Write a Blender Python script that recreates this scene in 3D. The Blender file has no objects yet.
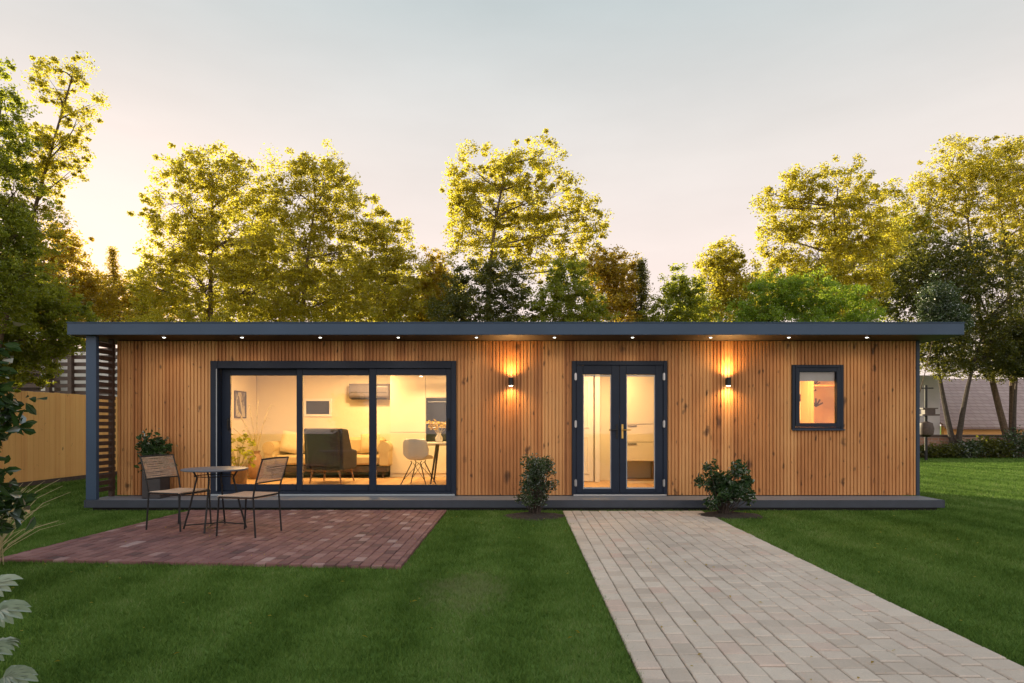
import bpy, math, random
import numpy as np
from mathutils import Vector, Matrix
R = math.radians
PI = math.pi
scene = bpy.context.scene
COL = scene.collection
random.seed(11)
rng = np.random.default_rng(11)

# ------------------------------------------------------------------ camera
F, CX, HY, H = 624.0, 522.0, 424.0, 1.264       # focal length (px), vanishing point, horizon, eye height
cam_data = bpy.data.cameras.new("camera")
cam = bpy.data.objects.new("camera", cam_data)
COL.objects.link(cam)
cam.location = (0, 0, H)
cam.rotation_euler = (R(90), 0, 0)
cam_data.sensor_width = 36
cam_data.lens = F / 1024 * 36
cam_data.shift_x = -(CX - 512) / 1024
cam_data.shift_y = (HY - 341.5) / 1024
cam_data.clip_end = 2000
scene.camera = cam

# ------------------------------------------------------------------ world and sun
SUN_AZ, SUN_EL = R(-34.3), R(11.5)              # azimuth from +Y towards +X
world = bpy.data.worlds.new("World")
scene.world = world
world.use_nodes = True
wn, wl = world.node_tree.nodes, world.node_tree.links
wn.clear()
sky = wn.new("ShaderNodeTexSky")
sky.sky_type = 'NISHITA'
sky.sun_disc = False
sky.sun_elevation = SUN_EL
sky.sun_rotation = SUN_AZ
sky.air_density = 1.0
sky.dust_density = 1.2
sky.ozone_density = 1.0
# the clear Nishita sky seen through a thin evening veil of cloud: peach at the horizon, blue-grey overhead,
# and an added brighter lobe behind the camera to light the facade
hsv = wn.new("ShaderNodeHueSaturation"); hsv.inputs['Saturation'].default_value = 0.7; hsv.inputs['Value'].default_value = 0.027
tc = wn.new("ShaderNodeTexCoord")
sep = wn.new("ShaderNodeSeparateXYZ"); wl.new(tc.outputs['Generated'], sep.inputs[0])
elev = wn.new("ShaderNodeValToRGB"); ce = elev.color_ramp.elements
VEIL = [(0.0, (1.03, .84, .755)), (.22, (1.0, .855, .80)), (.38, (.87, .815, .78)), (.56, (.56, .63, .645)), (.8, (.52, .60, .66)), (1.0, (.52, .62, .70))]
while len(ce) < len(VEIL): ce.new(.5)
for i_, (p_, c_) in enumerate(VEIL): ce[i_].position = p_; ce[i_].color = (*c_, 1)
wl.new(sep.outputs[2], elev.inputs[0])
noi = wn.new("ShaderNodeTexNoise"); noi.inputs['Scale'].default_value = 1.7; noi.inputs['Detail'].default_value = 6; noi.inputs['Roughness'].default_value = .55
mp = wn.new("ShaderNodeMapping"); mp.inputs['Scale'].default_value = (1, 1, 3.6)
wl.new(tc.outputs['Generated'], mp.inputs[0]); wl.new(mp.outputs[0], noi.inputs[0])
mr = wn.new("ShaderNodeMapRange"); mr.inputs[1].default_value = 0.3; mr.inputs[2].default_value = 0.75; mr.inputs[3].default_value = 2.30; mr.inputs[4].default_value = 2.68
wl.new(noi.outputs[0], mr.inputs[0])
facade_fill = wn.new("ShaderNodeMapRange"); facade_fill.interpolation_type = 'SMOOTHSTEP'
facade_fill.inputs[1].default_value = 0.05; facade_fill.inputs[2].default_value = -0.75; facade_fill.inputs[3].default_value = 1.0; facade_fill.inputs[4].default_value = 1.9
wl.new(sep.outputs[1], facade_fill.inputs[0])
mul = wn.new("ShaderNodeMath"); mul.operation = 'MULTIPLY'; wl.new(mr.outputs[0], mul.inputs[0]); wl.new(facade_fill.outputs[0], mul.inputs[1])
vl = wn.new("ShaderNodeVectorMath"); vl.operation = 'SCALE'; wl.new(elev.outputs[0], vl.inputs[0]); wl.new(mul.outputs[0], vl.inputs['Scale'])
add = wn.new("ShaderNodeVectorMath"); add.operation = 'ADD'
bg = wn.new("ShaderNodeBackground"); bg.inputs[1].default_value = 0.15
wo = wn.new("ShaderNodeOutputWorld")
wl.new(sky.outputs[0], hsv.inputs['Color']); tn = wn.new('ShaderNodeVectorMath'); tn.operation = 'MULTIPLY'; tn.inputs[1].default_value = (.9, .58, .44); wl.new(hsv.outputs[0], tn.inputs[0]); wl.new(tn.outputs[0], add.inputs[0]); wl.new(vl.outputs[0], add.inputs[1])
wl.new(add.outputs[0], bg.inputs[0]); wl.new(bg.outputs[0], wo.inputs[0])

sun_dir = Vector((math.sin(SUN_AZ) * math.cos(SUN_EL), math.cos(SUN_AZ) * math.cos(SUN_EL), math.sin(SUN_EL)))
sl = bpy.data.lights.new("sun", 'SUN'); sl.energy = 5.0; sl.angle = R(0.5); sl.color = (1.0, 0.85, 0.55)
so = bpy.data.objects.new("sun", sl); COL.objects.link(so)
so.rotation_euler = sun_dir.to_track_quat('Z', 'Y').to_euler()
so.location = sun_dir * 60

vs = scene.view_settings
scene.display_settings.display_device = 'sRGB'
vs.view_transform = 'Standard'; vs.look = 'None'; vs.gamma = 1.0; vs.exposure = 1.4
scene.render.engine = 'CYCLES'
cy = scene.cycles
cy.use_denoising = True
cy.max_bounces = 8; cy.diffuse_bounces = 4; cy.glossy_bounces = 3; cy.transmission_bounces = 4; cy.transparent_max_bounces = 10
cy.sample_clamp_indirect = 6.0
cy.caustics_reflective = False; cy.caustics_refractive = False

# ------------------------------------------------------------------ helpers
def P(px, py, Y):
    return Vector(((px - CX) / F * Y, Y, H + (HY - py) / F * Y))
def X(px, Y): return (px - CX) / F * Y
def Z(py, Y): return H + (HY - py) / F * Y

def tag(o, label=None, cat=None, group=None, kind=None):
    if label: o['label'] = label
    if cat: o['category'] = cat
    if group: o['group'] = group
    if kind: o['kind'] = kind
    return o
def thing(name, label, cat, loc=(0, 0, 0), rz=0, group=None):
    o = bpy.data.objects.new(name, None); COL.objects.link(o)
    o.location = loc; o.rotation_euler = (0, 0, rz); o.empty_display_size = 0.2
    return tag(o, label, cat, group)

class MB:
    """collects boxes, tubes, lathes; build() links them as one mesh object"""
    def __init__(s): s.v = []; s.f = []; s.sm = []; s.tint = []
    def add(s, vs_, fs, smooth=False, tint=None):
        o = len(s.v); s.v += [tuple(v) for v in vs_]
        s.f += [tuple(i + o for i in f) for f in fs]; s.sm += [smooth] * len(fs)
        s.tint += [0.5 if tint is None else tint] * len(vs_)
    def box(s, x0, x1, y0, y1, z0, z1, M=None, c=0.0, tint=None):
        if c <= 0:
            vs_ = [Vector((x, y, z)) for z in (z0, z1) for y in (y0, y1) for x in (x0, x1)]
            fs = [(0, 2, 3, 1), (4, 5, 7, 6), (0, 1, 5, 4), (2, 6, 7, 3), (0, 4, 6, 2), (1, 3, 7, 5)]
        else:                                   # chamfered box
            vs_, idx = [], {}
            X_, Y_, Z_ = (x0, x1), (y0, y1), (z0, z1)
            for i in (0, 1):
                for j in (0, 1):
                    for k in (0, 1):
                        sx, sy, sz = (1 - 2 * i), (1 - 2 * j), (1 - 2 * k)
                        p = Vector((X_[i], Y_[j], Z_[k]))
                        idx[i, j, k, 0] = len(vs_); vs_.append(p + Vector((0, sy * c, sz * c)))
                        idx[i, j, k, 1] = len(vs_); vs_.append(p + Vector((sx * c, 0, sz * c)))
                        idx[i, j, k, 2] = len(vs_); vs_.append(p + Vector((sx * c, sy * c, 0)))
            fs = []
            cyc = [(0, 0), (1, 0), (1, 1), (0, 1)]
            for a in (0, 1):
                fs.append([idx[a, j, k, 0] for j, k in cyc]); fs.append([idx[i, a, k, 1] for i, k in cyc]); fs.append([idx[i, j, a, 2] for i, j in cyc])
            for a in (0, 1):
                for b in (0, 1):
                    fs.append([idx[a, b, 0, 0], idx[a, b, 0, 1], idx[a, b, 1, 1], idx[a, b, 1, 0]])
                    fs.append([idx[a, 0, b, 0], idx[a, 0, b, 2], idx[a, 1, b, 2], idx[a, 1, b, 0]])
                    fs.append([idx[0, a, b, 1], idx[0, a, b, 2], idx[1, a, b, 2], idx[1, a, b, 1]])
            for i in (0, 1):
                for j in (0, 1):
                    for k in (0, 1): fs.append([idx[i, j, k, 0], idx[i, j, k, 1], idx[i, j, k, 2]])
            cen = Vector(((x0 + x1) / 2, (y0 + y1) / 2, (z0 + z1) / 2)); out = []
            for f in fs:
                a, b, d = vs_[f[0]], vs_[f[1]], vs_[f[2]]
                n = (b - a).cross(d - a); m = sum((vs_[i] for i in f), Vector()) / len(f)
                out.append(tuple(f) if n.dot(m - cen) >= 0 else tuple(reversed(f)))
            fs = out
        if M is not None: vs_ = [M @ v for v in vs_]
        s.add(vs_, fs, False, tint); return s
    def tube(s, pts, r, n=8, caps=True, tint=None):
        pts = [Vector(p) for p in pts]
        rs = r if isinstance(r, (list, tuple)) else [r] * len(pts)
        vs_, fs = [], []
        up = None
        for i, p in enumerate(pts):
            t = (pts[min(i + 1, len(pts) - 1)] - pts[max(i - 1, 0)])
            if t.length < 1e-9: t = Vector((0, 0, 1))
            t.normalize()
            if up is None:
                up = t.orthogonal().normalized()
            else:
                up = up - t * up.dot(t)
                up = up.normalized() if up.length > 1e-6 else t.orthogonal().normalized()
            w = t.cross(up)
            for k in range(n):
                a = 2 * PI * k / n
                vs_.append(p + (up * math.cos(a) + w * math.sin(a)) * rs[i])
        for i in range(len(pts) - 1):
            for k in range(n):
                a, b = i * n + k, i * n + (k + 1) % n
                fs.append((a, b, b + n, a + n))
        if caps:
            fs.append(tuple(reversed(range(n)))); fs.append(tuple(range((len(pts) - 1) * n, len(pts) * n)))
        s.add(vs_, fs, True, tint); return s
    def lathe(s, prof, n=24, c=(0, 0, 0), M=None, tint=None):
        vs_, fs = [], []
        for r, z in prof:
            for k in range(n):
                a = 2 * PI * k / n
                vs_.append(Vector((r * math.cos(a), r * math.sin(a), z)))
        m = len(prof)
        for i in range(m - 1):
            for k in range(n):
                a, b = i * n + k, i * n + (k + 1) % n
                fs.append((a, b, b + n, a + n))
        fs.append(tuple(reversed(range(n)))); fs.append(tuple(range((m - 1) * n, m * n)))
        cc = Vector(c)
        vs_ = [(M @ v if M is not None else v) + cc for v in vs_]
        s.add(vs_, fs, True, tint); return s
    def build(s, name, mat, parent=None, bevel=0.0, subsurf=0):
        me = bpy.data.meshes.new(name)
        me.from_pydata([tuple(v) for v in s.v], [], s.f)
        me.polygons.foreach_set("use_smooth", s.sm)
        at = me.attributes.new("tint", 'FLOAT', 'POINT'); at.data.foreach_set("value", s.tint)
        me.materials.append(mat); me.update()
        if any(s.sm):
            try: me.set_sharp_from_angle(angle=R(40))
            except Exception: pass
        o = bpy.data.objects.new(name, me); COL.objects.link(o)
        if parent is not None: o.parent = parent
        if bevel > 0:
            b = o.modifiers.new("bevel", 'BEVEL'); b.width = bevel; b.segments = 2; b.limit_method = 'ANGLE'
        if subsurf: 
            m = o.modifiers.new("sub", 'SUBSURF'); m.levels = subsurf; m.render_levels = subsurf
        return o

def np_mesh(name, verts, faces, mat, parent=None, tint=None, smooth=False):
    """verts (N,3), faces (M,k)"""
    me = bpy.data.meshes.new(name)
    nv, nf, k = len(verts), len(faces), faces.shape[1]
    me.vertices.add(nv); me.vertices.foreach_set("co", np.ascontiguousarray(verts, dtype=np.float32).ravel())
    me.loops.add(nf * k); me.loops.foreach_set("vertex_index", np.ascontiguousarray(faces, dtype=np.int32).ravel())
    me.polygons.add(nf)
    me.polygons.foreach_set("loop_start", np.arange(0, nf * k, k, dtype=np.int32))
    try: me.polygons.foreach_set("loop_total", np.full(nf, k, dtype=np.int32))
    except Exception: pass
    if smooth: me.polygons.foreach_set("use_smooth", np.ones(nf, dtype=bool))
    else: me.polygons.foreach_set("use_smooth", np.zeros(nf, dtype=bool))
    me.update(calc_edges=True)
    if tint is not None:
        at = me.attributes.new("tint", 'FLOAT', 'POINT'); at.data.foreach_set("value", np.ascontiguousarray(tint, dtype=np.float32))
    me.materials.append(mat)
    o = bpy.data.objects.new(name, me); COL.objects.link(o)
    if parent is not None: o.parent = parent
    return o

# ------------------------------------------------------------------ materials
def new_mat(name):
    m = bpy.data.materials.new(name); m.use_nodes = True
    nt = m.node_tree; nt.nodes.clear()
    return m, nt.nodes, nt.links
def ramp(N, stops):
    r = N.new("ShaderNodeValToRGB"); e = r.color_ramp.elements
    while len(e) < len(stops): e.new(0.5)
    for i, (p, c) in enumerate(stops):
        e[i].position = p; e[i].color = (c[0], c[1], c[2], 1)
    return r
def math_node(N, L, op, a, b=None, c=None):
    m = N.new("ShaderNodeMath"); m.operation = op
    for i, x in enumerate((a, b, c)):
        if x is None: continue
        if isinstance(x, (int, float)): m.inputs[i].default_value = x
        else: L.new(x, m.inputs[i])
    return m.outputs[0]
def mixc(N, L, fac, a, b, blend='MIX'):
    m = N.new("ShaderNodeMix"); m.data_type = 'RGBA'; m.blend_type = blend
    for i, x in ((0, fac), (6, a), (7, b)):
        if isinstance(x, (int, float)): m.inputs[i].default_value = x
        elif isinstance(x, tuple): m.inputs[i].default_value = (x[0], x[1], x[2], 1)
        else: L.new(x, m.inputs[i])
    return m.outputs[2]
def coords(N, L, scale=(1, 1, 1), kind='Object'):
    t = N.new("ShaderNodeTexCoord"); m = N.new("ShaderNodeMapping"); m.inputs['Scale'].default_value = scale
    L.new(t.outputs[kind], m.inputs[0]); return m.outputs[0]
def noise(N, L, vec, scale, detail=4, rough=0.55):
    n = N.new("ShaderNodeTexNoise"); n.inputs['Scale'].default_value = scale; n.inputs['Detail'].default_value = detail
    n.inputs['Roughness'].default_value = rough
    L.new(vec, n.inputs['Vector']); return n.outputs[0]
def finish(N, L, color, rough=0.6, bump=None, bump_d=0.01, metallic=0.0, spec=0.5, bump_s=1.0):
    p = N.new("ShaderNodeBsdfPrincipled"); o = N.new("ShaderNodeOutputMaterial")
    if isinstance(color, tuple): p.inputs['Base Color'].default_value = (*color, 1)
    else: L.new(color, p.inputs['Base Color'])
    if isinstance(rough, (int, float)): p.inputs['Roughness'].default_value = rough
    else: L.new(rough, p.inputs['Roughness'])
    p.inputs['Metallic'].default_value = metallic
    p.inputs['Specular IOR Level'].default_value = spec
    if bump is not None:
        b = N.new("ShaderNodeBump"); b.inputs['Distance'].default_value = bump_d; b.inputs['Strength'].default_value = bump_s
        L.new(bump, b.inputs['Height']); L.new(b.outputs[0], p.inputs['Normal'])
    L.new(p.outputs[0], o.inputs[0]); return p
def plain(name, c, rough=0.55, var=0.15, scale=8.0, metallic=0.0, spec=0.5, bump=0.0):
    m, N, L = new_mat(name)
    v = coords(N, L); n = noise(N, L, v, scale, 5)
    r = ramp(N, [(0.3, tuple(x * (1 - var) for x in c)), (0.7, tuple(min(1, x * (1 + var)) for x in c))])
    L.new(n, r.inputs[0])
    finish(N, L, r.outputs[0], rough, n if bump > 0 else None, bump, metallic, spec)
    return m
def emit(name, c, s):
    m, N, L = new_mat(name)
    e = N.new("ShaderNodeEmission"); e.inputs[0].default_value = (*c, 1); e.inputs[1].default_value = s
    o = N.new("ShaderNodeOutputMaterial"); L.new(e.outputs[0], o.inputs[0]); return m

def wood_mat(name, pal, board=0.162, axis='X', knots=1.0, rough=0.6):
    m, N, L = new_mat(name)
    t = N.new("ShaderNodeTexCoord"); s = N.new("ShaderNodeSeparateXYZ"); L.new(t.outputs['Object'], s.inputs[0])
    a = s.outputs['X'] if axis == 'X' else s.outputs['Y']
    bi = math_node(N, L, 'FLOOR', math_node(N, L, 'DIVIDE', a, board))
    wnz = N.new("ShaderNodeTexWhiteNoise"); wnz.noise_dimensions = '1D'; L.new(bi, wnz.inputs['W'])
    wn2 = N.new("ShaderNodeTexWhiteNoise"); wn2.noise_dimensions = '1D'
    L.new(math_node(N, L, 'FLOOR', math_node(N, L, 'DIVIDE', a, board / 3)), wn2.inputs['W'])
    off = math_node(N, L, 'MULTIPLY', wnz.outputs[0], 17.0)
    zz = math_node(N, L, 'ADD', s.outputs['Z'], off)
    c1 = N.new("ShaderNodeCombineXYZ"); L.new(math_node(N, L, 'MULTIPLY', a, 46.0), c1.inputs[0]); L.new(math_node(N, L, 'MULTIPLY', zz, 2.0), c1.inputs[2]); L.new(off, c1.inputs[1])
    g = noise(N, L, c1.outputs[0], 1.0, 6, 0.65)
    c2 = N.new("ShaderNodeCombineXYZ"); L.new(math_node(N, L, 'MULTIPLY', a, 1.1), c2.inputs[0]); L.new(math_node(N, L, 'MULTIPLY', s.outputs['Z'], 0.8), c2.inputs[2])
    g2 = noise(N, L, c2.outputs[0], 1.0, 4)
    mixv = math_node(N, L, 'ADD', math_node(N, L, 'MULTIPLY_ADD', wnz.outputs[0], 0.46, .07), math_node(N, L, 'MULTIPLY', g, 0.5))
    mixv = math_node(N, L, 'ADD', mixv, math_node(N, L, 'MULTIPLY', wn2.outputs[0], 0.16))
    mixv = math_node(N, L, 'ADD', mixv, math_node(N, L, 'MULTIPLY', math_node(N, L, 'SUBTRACT', g2, 0.5), 0.7))
    r = ramp(N, [(0.12, pal[0]), (0.5, pal[1]), (0.9, pal[2])]); L.new(mixv, r.inputs[0])
    # knots: dark, a little taller than wide, several to a board
    wob = noise(N, L, t.outputs['Object'], 9.0, 3)
    col = r.outputs[0]
    for (fx, fz, amt, pw) in ((2.2, 6.5, .34, 2.2), (1.0, 3.6, .42, 4.0)):
        c3 = N.new("ShaderNodeCombineXYZ")
        L.new(math_node(N, L, 'ADD', math_node(N, L, 'MULTIPLY', a, fx / board), math_node(N, L, 'MULTIPLY', wob, .8)), c3.inputs[0])
        L.new(math_node(N, L, 'ADD', math_node(N, L, 'MULTIPLY', zz, fz), math_node(N, L, 'MULTIPLY', wob, .9)), c3.inputs[2])
        vo = N.new("ShaderNodeTexVoronoi"); vo.inputs['Scale'].default_value = 1.0; L.new(c3.outputs[0], vo.inputs['Vector'])
        sepc = N.new("ShaderNodeSeparateColor"); L.new(vo.outputs['Color'], sepc.inputs[0])
        rad = math_node(N, L, 'MULTIPLY', math_node(N, L, 'POWER', sepc.outputs[0], pw), amt * knots)
        d = math_node(N, L, 'ADD', vo.outputs['Distance'], math_node(N, L, 'MULTIPLY', math_node(N, L, 'SUBTRACT', g, 0.5), 0.3))
        k = N.new("ShaderNodeMapRange"); k.inputs[3].default_value = 1; k.inputs[4].default_value = 0
        L.new(d, k.inputs[0]); L.new(math_node(N, L, 'MULTIPLY', rad, 0.35), k.inputs[1]); L.new(rad, k.inputs[2])
        col = mixc(N, L, math_node(N, L, 'MULTIPLY', k.outputs[0], 0.8), col, tuple(x * 0.25 for x in pal[0]))
    finish(N, L, col, rough, g, 0.002)
    return m

def leaf_mat(name, dark, mid, bright, trans, tfac=0.45, gloss=0.04, rough=0.6):
    m, N, L = new_mat(name)
    at = N.new("ShaderNodeAttribute"); at.attribute_name = "tint"
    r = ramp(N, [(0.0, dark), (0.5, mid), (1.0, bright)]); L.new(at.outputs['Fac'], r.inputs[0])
    d = N.new("ShaderNodeBsdfDiffuse"); L.new(r.outputs[0], d.inputs[0])
    tr = N.new("ShaderNodeBsdfTranslucent")
    L.new(mixc(N, L, 0.8, r.outputs[0], trans), tr.inputs[0])
    gl = N.new("ShaderNodeBsdfGlossy"); gl.inputs['Roughness'].default_value = rough; gl.inputs[0].default_value = (.8, .8, .8, 1)
    m1 = N.new("ShaderNodeMixShader"); m1.inputs[0].default_value = tfac
    L.new(d.outputs[0], m1.inputs[1]); L.new(tr.outputs[0], m1.inputs[2])
    fr = N.new("ShaderNodeFresnel"); fr.inputs[0].default_value = 1.4
    m2 = N.new("ShaderNodeMixShader"); L.new(math_node(N, L, 'MULTIPLY', fr.outputs[0], gloss * 4), m2.inputs[0])
    L.new(m1.outputs[0], m2.inputs[1]); L.new(gl.outputs[0], m2.inputs[2])
    o = N.new("ShaderNodeOutputMaterial"); L.new(m2.outputs[0], o.inputs[0])
    return m

M = {}
M['clad'] = wood_mat('larch_cladding', [(.20, .068, .019), (.44, .180, .054), (.60, .305, .112)])
M['fence'] = wood_mat('fence_boards', [(.58, .26, .075), (.74, .37, .110), (.82, .46, .15)], board=0.15, axis='Y', knots=0.5)
M['oak'] = wood_mat('pale_oak', [(.35, .2, .09), (.45, .28, .13), (.55, .36, .18)], board=0.12, knots=0.2)
M['dark_wood'] = plain('dark_stained_wood', (.055, .032, .024), .6, .35, 12, bump=.002)
M['slate'] = plain('slate_grey_aluminium', (.030, .043, .070), .5, .06, 3, spec=.25)
M['fascia'] = plain('slate_grey_fascia', (.036, .064, .112), .5, .10, 1.5, spec=.3)
M['deck'] = None
M['soffit'] = plain('dark_soffit', (.05, .035, .028), .6, .1)
M['anthracite'] = plain('anthracite_frame', (.012, .019, .036), .5, .10, 4, spec=.22)
M['bead'] = plain('grey_glazing_bead', (.30, .33, .36), .4, .05)
M['alu'] = plain('brushed_aluminium', (.45, .46, .48), .35, .08, 30, metallic=.8)
M['black'] = plain('black_metal', (.014, .014, .016), .5, .2, 20, spec=.3)
M['cream'] = plain('cream_plaster', (.74, .66, .50), .8, .03, 2)
M['ceil'] = plain('white_ceiling', (.78, .74, .66), .85, .02, 2)
M['cab'] = plain('cream_cabinet', (.72, .64, .48), .35, .02, 2)
M['white'] = plain('white_shell', (.72, .70, .67), .4, .03, 4)
M['brass'] = plain('brass_handle', (.55, .36, .12), .3, .1, 20, metallic=1.0)
M['grey_fabric'] = plain('charcoal_fabric', (.050, .048, .052), .9, .3, 90, bump=.002)
M['sofa'] = plain('mustard_cream_fabric', (.55, .42, .22), .9, .15, 60, bump=.002)
M['cushion'] = plain('cream_cushion', (.70, .58, .36), .9, .1, 50, bump=.002)
M['pot'] = plain('dark_planter', (.035, .030, .032), .6, .2, 8)
M['terracotta'] = plain('clay_vase', (.30, .17, .09), .7, .2, 8)
M['rope'] = plain('tan_rope', (.55, .38, .27), .85, .22, 70, bump=.001)
M['table'] = plain('grey_table_top', (.11, .12, .15), .4, .1, 8)
M['bark'] = plain('brown_bark', (.10, .066, .042), .9, .4, 14, bump=.02)
M['bark_dark'] = plain('dark_bark', (.05, .036, .028), .9, .4, 14, bump=.02)
M['twig'] = plain('dry_twig', (.44, .37, .20), .8, .25, 12)
M['soil'] = plain('dark_soil', (.040, .028, .020), .95, .5, 26, bump=.03)
M['render'] = plain('pale_render', (.48, .47, .50), .8, .12, 1.2)
M['oven'] = plain('black_oven_glass', (.02, .018, .016), .12, .1, 4)
M['ac'] = plain('grey_ac_plastic', (.16, .14, .15), .35, .06, 4)
M['blind'] = plain('grey_blind', (.45, .42, .42), .8, .05, 20)

def glass_mat():
    m, N, L = new_mat('window_glass')
    t = N.new("ShaderNodeBsdfTransparent"); t.inputs[0].default_value = (.94, .95, .94, 1)
    g = N.new("ShaderNodeBsdfGlossy"); g.inputs['Roughness'].default_value = 0.0
    f = N.new("ShaderNodeFresnel"); f.inputs[0].default_value = 1.5
    mx = N.new("ShaderNodeMixShader"); L.new(f.outputs[0], mx.inputs[0]); L.new(t.outputs[0], mx.inputs[1]); L.new(g.outputs[0], mx.inputs[2])
    o = N.new("ShaderNodeOutputMaterial"); L.new(mx.outputs[0], o.inputs[0]); return m
M['glass'] = glass_mat()

def paver_mat(name, stops, rough=.8, sc=9.0, amp=.35):
    m, N, L = new_mat(name)
    at = N.new("ShaderNodeAttribute"); at.attribute_name = "tint"
    r = ramp(N, stops); L.new(at.outputs['Fac'], r.inputs[0])
    v = coords(N, L); n = noise(N, L, v, sc, 8, .7); n2 = noise(N, L, v, 1.1, 3)
    n3 = noise(N, L, v, 120.0, 2)
    f = math_node(N, L, 'ADD', math_node(N, L, 'MULTIPLY', n, amp), 1 - amp * .5)
    f = math_node(N, L, 'MULTIPLY', f, math_node(N, L, 'ADD', math_node(N, L, 'MULTIPLY', n2, .4), .8))
    f = math_node(N, L, 'MULTIPLY', f, math_node(N, L, 'ADD', math_node(N, L, 'MULTIPLY', n3, .35), .82))
    h = N.new("ShaderNodeVectorMath"); h.operation = 'SCALE'; L.new(r.outputs[0], h.inputs[0]); L.new(f, h.inputs['Scale'])
    finish(N, L, h.outputs[0], rough, n, .004, bump_s=.6)
    return m
M['path'] = paver_mat('beige_pavers', [(0, (.41, .335, .275)), (.35, (.49, .405, .335)), (.7, (.54, .455, .38)), (1, (.50, .365, .30))])
M['patio'] = paver_mat('plum_brick_pavers', [(0, (.085, .040, .042)), (.4, (.165, .070, .068)), (.8, (.225, .108, .100)), (1, (.34, .23, .22))])
M['joint'] = plain('joint_sand', (.13, .10, .075), .95, .3, 30, bump=.004)
M['joint_dark'] = plain('joint_dark', (.035, .022, .022), .95, .3, 30, bump=.004)

def lawn_mat(name, use_tint):
    m, N, L = new_mat(name)
    v = coords(N, L)
    n1 = noise(N, L, v, .45, 4); n2 = noise(N, L, v, 3.0, 6, .75); n3 = noise(N, L, v, 60, 3)
    f = math_node(N, L, 'ADD', math_node(N, L, 'MULTIPLY', math_node(N, L, 'SUBTRACT', n1, .12), .6), math_node(N, L, 'MULTIPLY', math_node(N, L, 'SUBTRACT', n2, .19), .95))
    f = math_node(N, L, 'ADD', f, math_node(N, L, 'MULTIPLY', math_node(N, L, 'SUBTRACT', n3, .5), .35))
    ss = N.new('ShaderNodeSeparateXYZ'); L.new(v, ss.inputs[0])      # faint mowing lines towards the house
    ph = math_node(N, L, 'ADD', math_node(N, L, 'MULTIPLY', ss.outputs['X'], 8.0), math_node(N, L, 'MULTIPLY', n1, 9.0))
    f = math_node(N, L, 'ADD', f, math_node(N, L, 'MULTIPLY', math_node(N, L, 'SINE', ph), .10))
    if use_tint:
        at = N.new("ShaderNodeAttribute"); at.attribute_name = "tint"
        f = math_node(N, L, 'ADD', f, math_node(N, L, 'MULTIPLY', math_node(N, L, 'SUBTRACT', at.outputs['Fac'], .5), .5))
    r = ramp(N, [(.15, (.052, .098, .018)), (.45, (.096, .170, .032)), (.75, (.155, .245, .058)), (1, (.24, .27, .11))]); L.new(f, r.inputs[0])
    # worn, straw-coloured patch between patio and path
    s = N.new("ShaderNodeSeparateXYZ"); t = N.new("ShaderNodeTexCoord"); L.new(t.outputs['Object'], s.inputs[0])
    dx = math_node(N, L, 'DIVIDE', math_node(N, L, 'ADD', s.outputs['X'], .42), .30)
    dy = math_node(N, L, 'DIVIDE', math_node(N, L, 'SUBTRACT', s.outputs['Y'], 4.7), .55)
    d = math_node(N, L, 'ADD', math_node(N, L, 'MULTIPLY', dx, dx), math_node(N, L, 'MULTIPLY', dy, dy))
    d = math_node(N, L, 'ADD', d, math_node(N, L, 'MULTIPLY', math_node(N, L, 'SUBTRACT', n2, .5), 5.5))
    d = math_node(N, L, 'ADD', d, math_node(N, L, 'MULTIPLY', math_node(N, L, 'SUBTRACT', noise(N, L, coords(N, L, (1, .35, 1)), 38.0, 3), .5), 4.5))
    k = N.new("ShaderNodeMapRange"); k.inputs[1].default_value = 0.0; k.inputs[2].default_value = 1.3; k.inputs[3].default_value = .45; k.inputs[4].default_value = 0
    L.new(d, k.inputs[0])
    col = mixc(N, L, k.outputs[0], r.outputs[0], (.27, .27, .14))
    if use_tint:
        dd = N.new("ShaderNodeBsdfDiffuse"); L.new(col, dd.inputs[0])
        tr = N.new("ShaderNodeBsdfTranslucent"); L.new(col, tr.inputs[0])
        mx = N.new("ShaderNodeMixShader"); mx.inputs[0].default_value = .3; L.new(dd.outputs[0], mx.inputs[1]); L.new(tr.outputs[0], mx.inputs[2])
        o = N.new("ShaderNodeOutputMaterial"); L.new(mx.outputs[0], o.inputs[0])
    else:
        finish(N, L, col, .95, n3, .02, spec=.1)
    return m
M['lawn'] = lawn_mat('lawn_soil_and_thatch', False)
M['grass'] = lawn_mat('grass_blades', True)

def deck_mat():
    m, N, L = new_mat('composite_decking')
    v = coords(N, L, (.8, 30, 30)); n = noise(N, L, v, 1.0, 5)
    r = ramp(N, [(.3, (.13, .14, .165)), (.7, (.19, .20, .225))]); L.new(n, r.inputs[0])
    finish(N, L, r.outputs[0], .55, n, .002); return m
M['deck'] = deck_mat()
M['deck_edge'] = plain('deck_edge_board', (.030, .038, .056), .5, .12, 6)

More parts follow.
